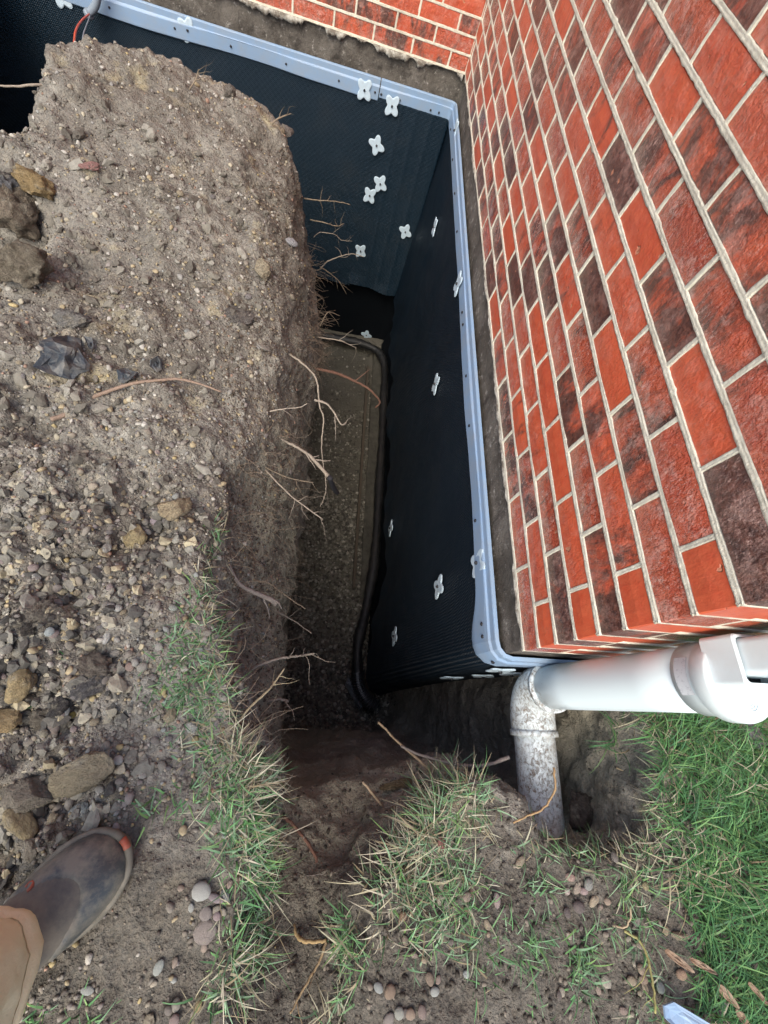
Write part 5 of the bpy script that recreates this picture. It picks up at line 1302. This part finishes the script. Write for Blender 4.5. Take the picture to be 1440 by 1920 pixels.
# tufts along the trench edge: (px, py, radius in px, blades, share of green, mean length)
def tufts(lst, spread=1.0, mint=.5, down=.25, bias=None, wl=1.0):
    P = []; Nm = []; Ls = []; Cs = []
    for (px, py, r, nb, g, L) in lst:
        for _ in range(int(nb*.85)):
            a = RNG.uniform(0, 6.283); q = r*math.sqrt(RNG.random()); h = hit(px+q*math.cos(a), py+q*math.sin(a))
            if h[0] is None or h[0].z < -.28: continue
            P.append(h[0][:]); Nm.append(h[1][:]); Ls.append(L*RNG.uniform(.5, 1.5))
            u = RNG.random(); Cs.append((MINT[RNG.integers(0, 3)]*1.35 if RNG.random() < mint else GREEN[RNG.integers(0, 4)]*1.7) if u < g+.10 else DRY[RNG.integers(0, 4)]*1.1)
    P = np.array(P); n = len(P)
    return blades(P, np.array(Nm), np.array(Ls), RNG.uniform(.0014, .0042, n)*wl, np.array(Cs)*RNG.uniform(.75, 1.15, (n, 1)), 1.7, 7, down, bias, .95)
left = [(400, 1000, 18, 60, .6, .03), (385, 1040, 25, 60, .5, .03), (372, 1085, 22, 70, .5, .03), (385, 1120, 28, 80, .45, .035), (375, 1150, 32, 130, .6, .035), (400, 1180, 30, 120, .5, .035),
        (340, 1215, 40, 200, .75, .035), (375, 1230, 38, 220, .75, .035), (330, 1260, 42, 260, .85, .032), (375, 1280, 40, 240, .75, .035), (310, 1300, 36, 200, .85, .03), (350, 1325, 36, 200, .75, .033), (400, 1310, 26, 130, .5, .04),
        (390, 1360, 40, 160, .6, .035), (350, 1400, 36, 110, .6, .035), (400, 1410, 32, 110, .4, .04), (440, 1400, 30, 90, .3, .04), (440, 1450, 42, 200, .5, .045), (480, 1440, 34, 190, .3, .05), (395, 1470, 40, 140, .7, .035), (480, 1490, 36, 240, .35, .05),
        (430, 1520, 44, 200, .75, .04), (290, 1505, 28, 70, .9, .04), (345, 1500, 26, 50, .9, .035), (480, 1560, 34, 240, .6, .045), (440, 1580, 34, 150, .8, .04), (490, 1610, 26, 180, .65, .045), (455, 1640, 30, 150, .75, .04), (485, 1670, 22, 130, .75, .045),
        (445, 1720, 32, 120, .8, .04), (480, 1730, 22, 80, .6, .045), (440, 1780, 32, 110, .75, .045), (475, 1800, 20, 60, .8, .045), (430, 1830, 34, 110, .4, .05), (400, 1880, 34, 80, .35, .05), (450, 1860, 25, 60, .6, .05),
        (60, 1900, 28, 70, .95, .035), (155, 1915, 24, 60, .95, .045), (115, 1230, 8, 14, 1, .025), (55, 1322, 7, 10, 1, .025), (270, 1275, 20, 30, .8, .03)]
g1 = tufts(left, down=.22, mint=.45)
g2 = tufts([(x+10, y, r, int(nb*.35), g*.2, L*1.5) for x, y, r, nb, g, L in left if x > 360 and 980 < y < 1880], down=.36, bias=(.3, -.08, 0), wl=.7)
grass_obj('fringe_grass', 'green and straw coloured grass fringing the left lip of the trench', [g1, g2])
right = [(860, 1460, 40, 160, .55, .055), (810, 1490, 40, 170, .5, .055), (870, 1500, 46, 200, .5, .055), (800, 1520, 30, 120, .45, .055), (830, 1540, 46, 220, .45, .055), (900, 1530, 36, 120, .35, .05), (780, 1570, 40, 180, .3, .06), (740, 1600, 30, 100, .3, .055),
         (820, 1590, 46, 160, .45, .05), (780, 1630, 50, 200, .4, .055), (735, 1660, 34, 100, .35, .05), (850, 1640, 46, 180, .7, .05), (690, 1650, 16, 30, .2, .05), (800, 1690, 50, 200, .6, .05), (880, 1680, 44, 170, .75, .045), (730, 1720, 40, 110, .4, .045),
         (850, 1740, 46, 150, .7, .045), (650, 1740, 24, 90, .7, .045), (645, 1780, 22, 110, .75, .045), (680, 1800, 26, 70, .5, .045), (790, 1760, 36, 90, .6, .045), (900, 1780, 36, 90, .85, .04), (960, 1760, 42, 150, .9, .04), (1000, 1800, 36, 130, .9, .04), (780, 1800, 26, 40, .6, .04),
         (970, 1590, 26, 50, .7, .04), (1010, 1600, 34, 90, .5, .045), (1060, 1585, 36, 110, .6, .045), (1100, 1610, 34, 110, .7, .04), (1010, 1660, 30, 90, .9, .04), (1140, 1600, 30, 90, .4, .045), (1020, 1740, 30, 90, .9, .04), (1090, 1790, 24, 110, .95, .045), (1100, 1760, 26, 60, .9, .04), (1090, 1840, 30, 130, .95, .04),
         (1190, 1620, 40, 200, .45, .045), (1200, 1680, 36, 200, .7, .045), (1140, 1740, 32, 60, .8, .04), (1190, 1730, 26, 60, .8, .04), (1210, 1780, 26, 60, .85, .04), (1220, 1850, 30, 90, .8, .04), (1250, 1900, 20, 40, .85, .04), (1200, 1900, 26, 80, .8, .04), (910, 1850, 24, 30, .7, .035), (650, 1860, 30, 60, .4, .04), (1010, 1905, 20, 40, 1, .03), (620, 1900, 30, 50, .3, .05)]
g3 = tufts(right, down=.2, mint=.6)
g4 = tufts([(x, y, r, int(nb*.3), .15, L*1.35) for x, y, r, nb, g, L in right if x < 900], down=.3, wl=.8)
g5 = tufts([(1225, 1350, 18, 70, .2, .05), (1235, 1400, 18, 90, .25, .05), (1240, 1450, 20, 120, .3, .05), (1240, 1510, 22, 130, .3, .05), (1240, 1560, 24, 130, .3, .045), (1215, 1600, 24, 110, .3, .045), (1190, 1345, 18, 50, .05, .04)], down=.3)
grass_obj('near_grass', 'clumps of green and dry grass on the soil at the near end of the trench', [g3, g4, g5])
# straw bits
P, Nm = soil_pts(650, (-1.1, .5), (-.9, .6), lambda x, y: 1 if y < 0 else .35, -.1)
n = len(P); grass_obj('straw_litter', 'loose bits of straw scattered on the soil', [blades(P, Nm, RNG.uniform(.012, .045, n), RNG.uniform(.0008, .0018, n), DRY[RNG.integers(0, 4, n)]*RNG.uniform(.7, 1.1, (n, 1)), 6, 4, .5)])
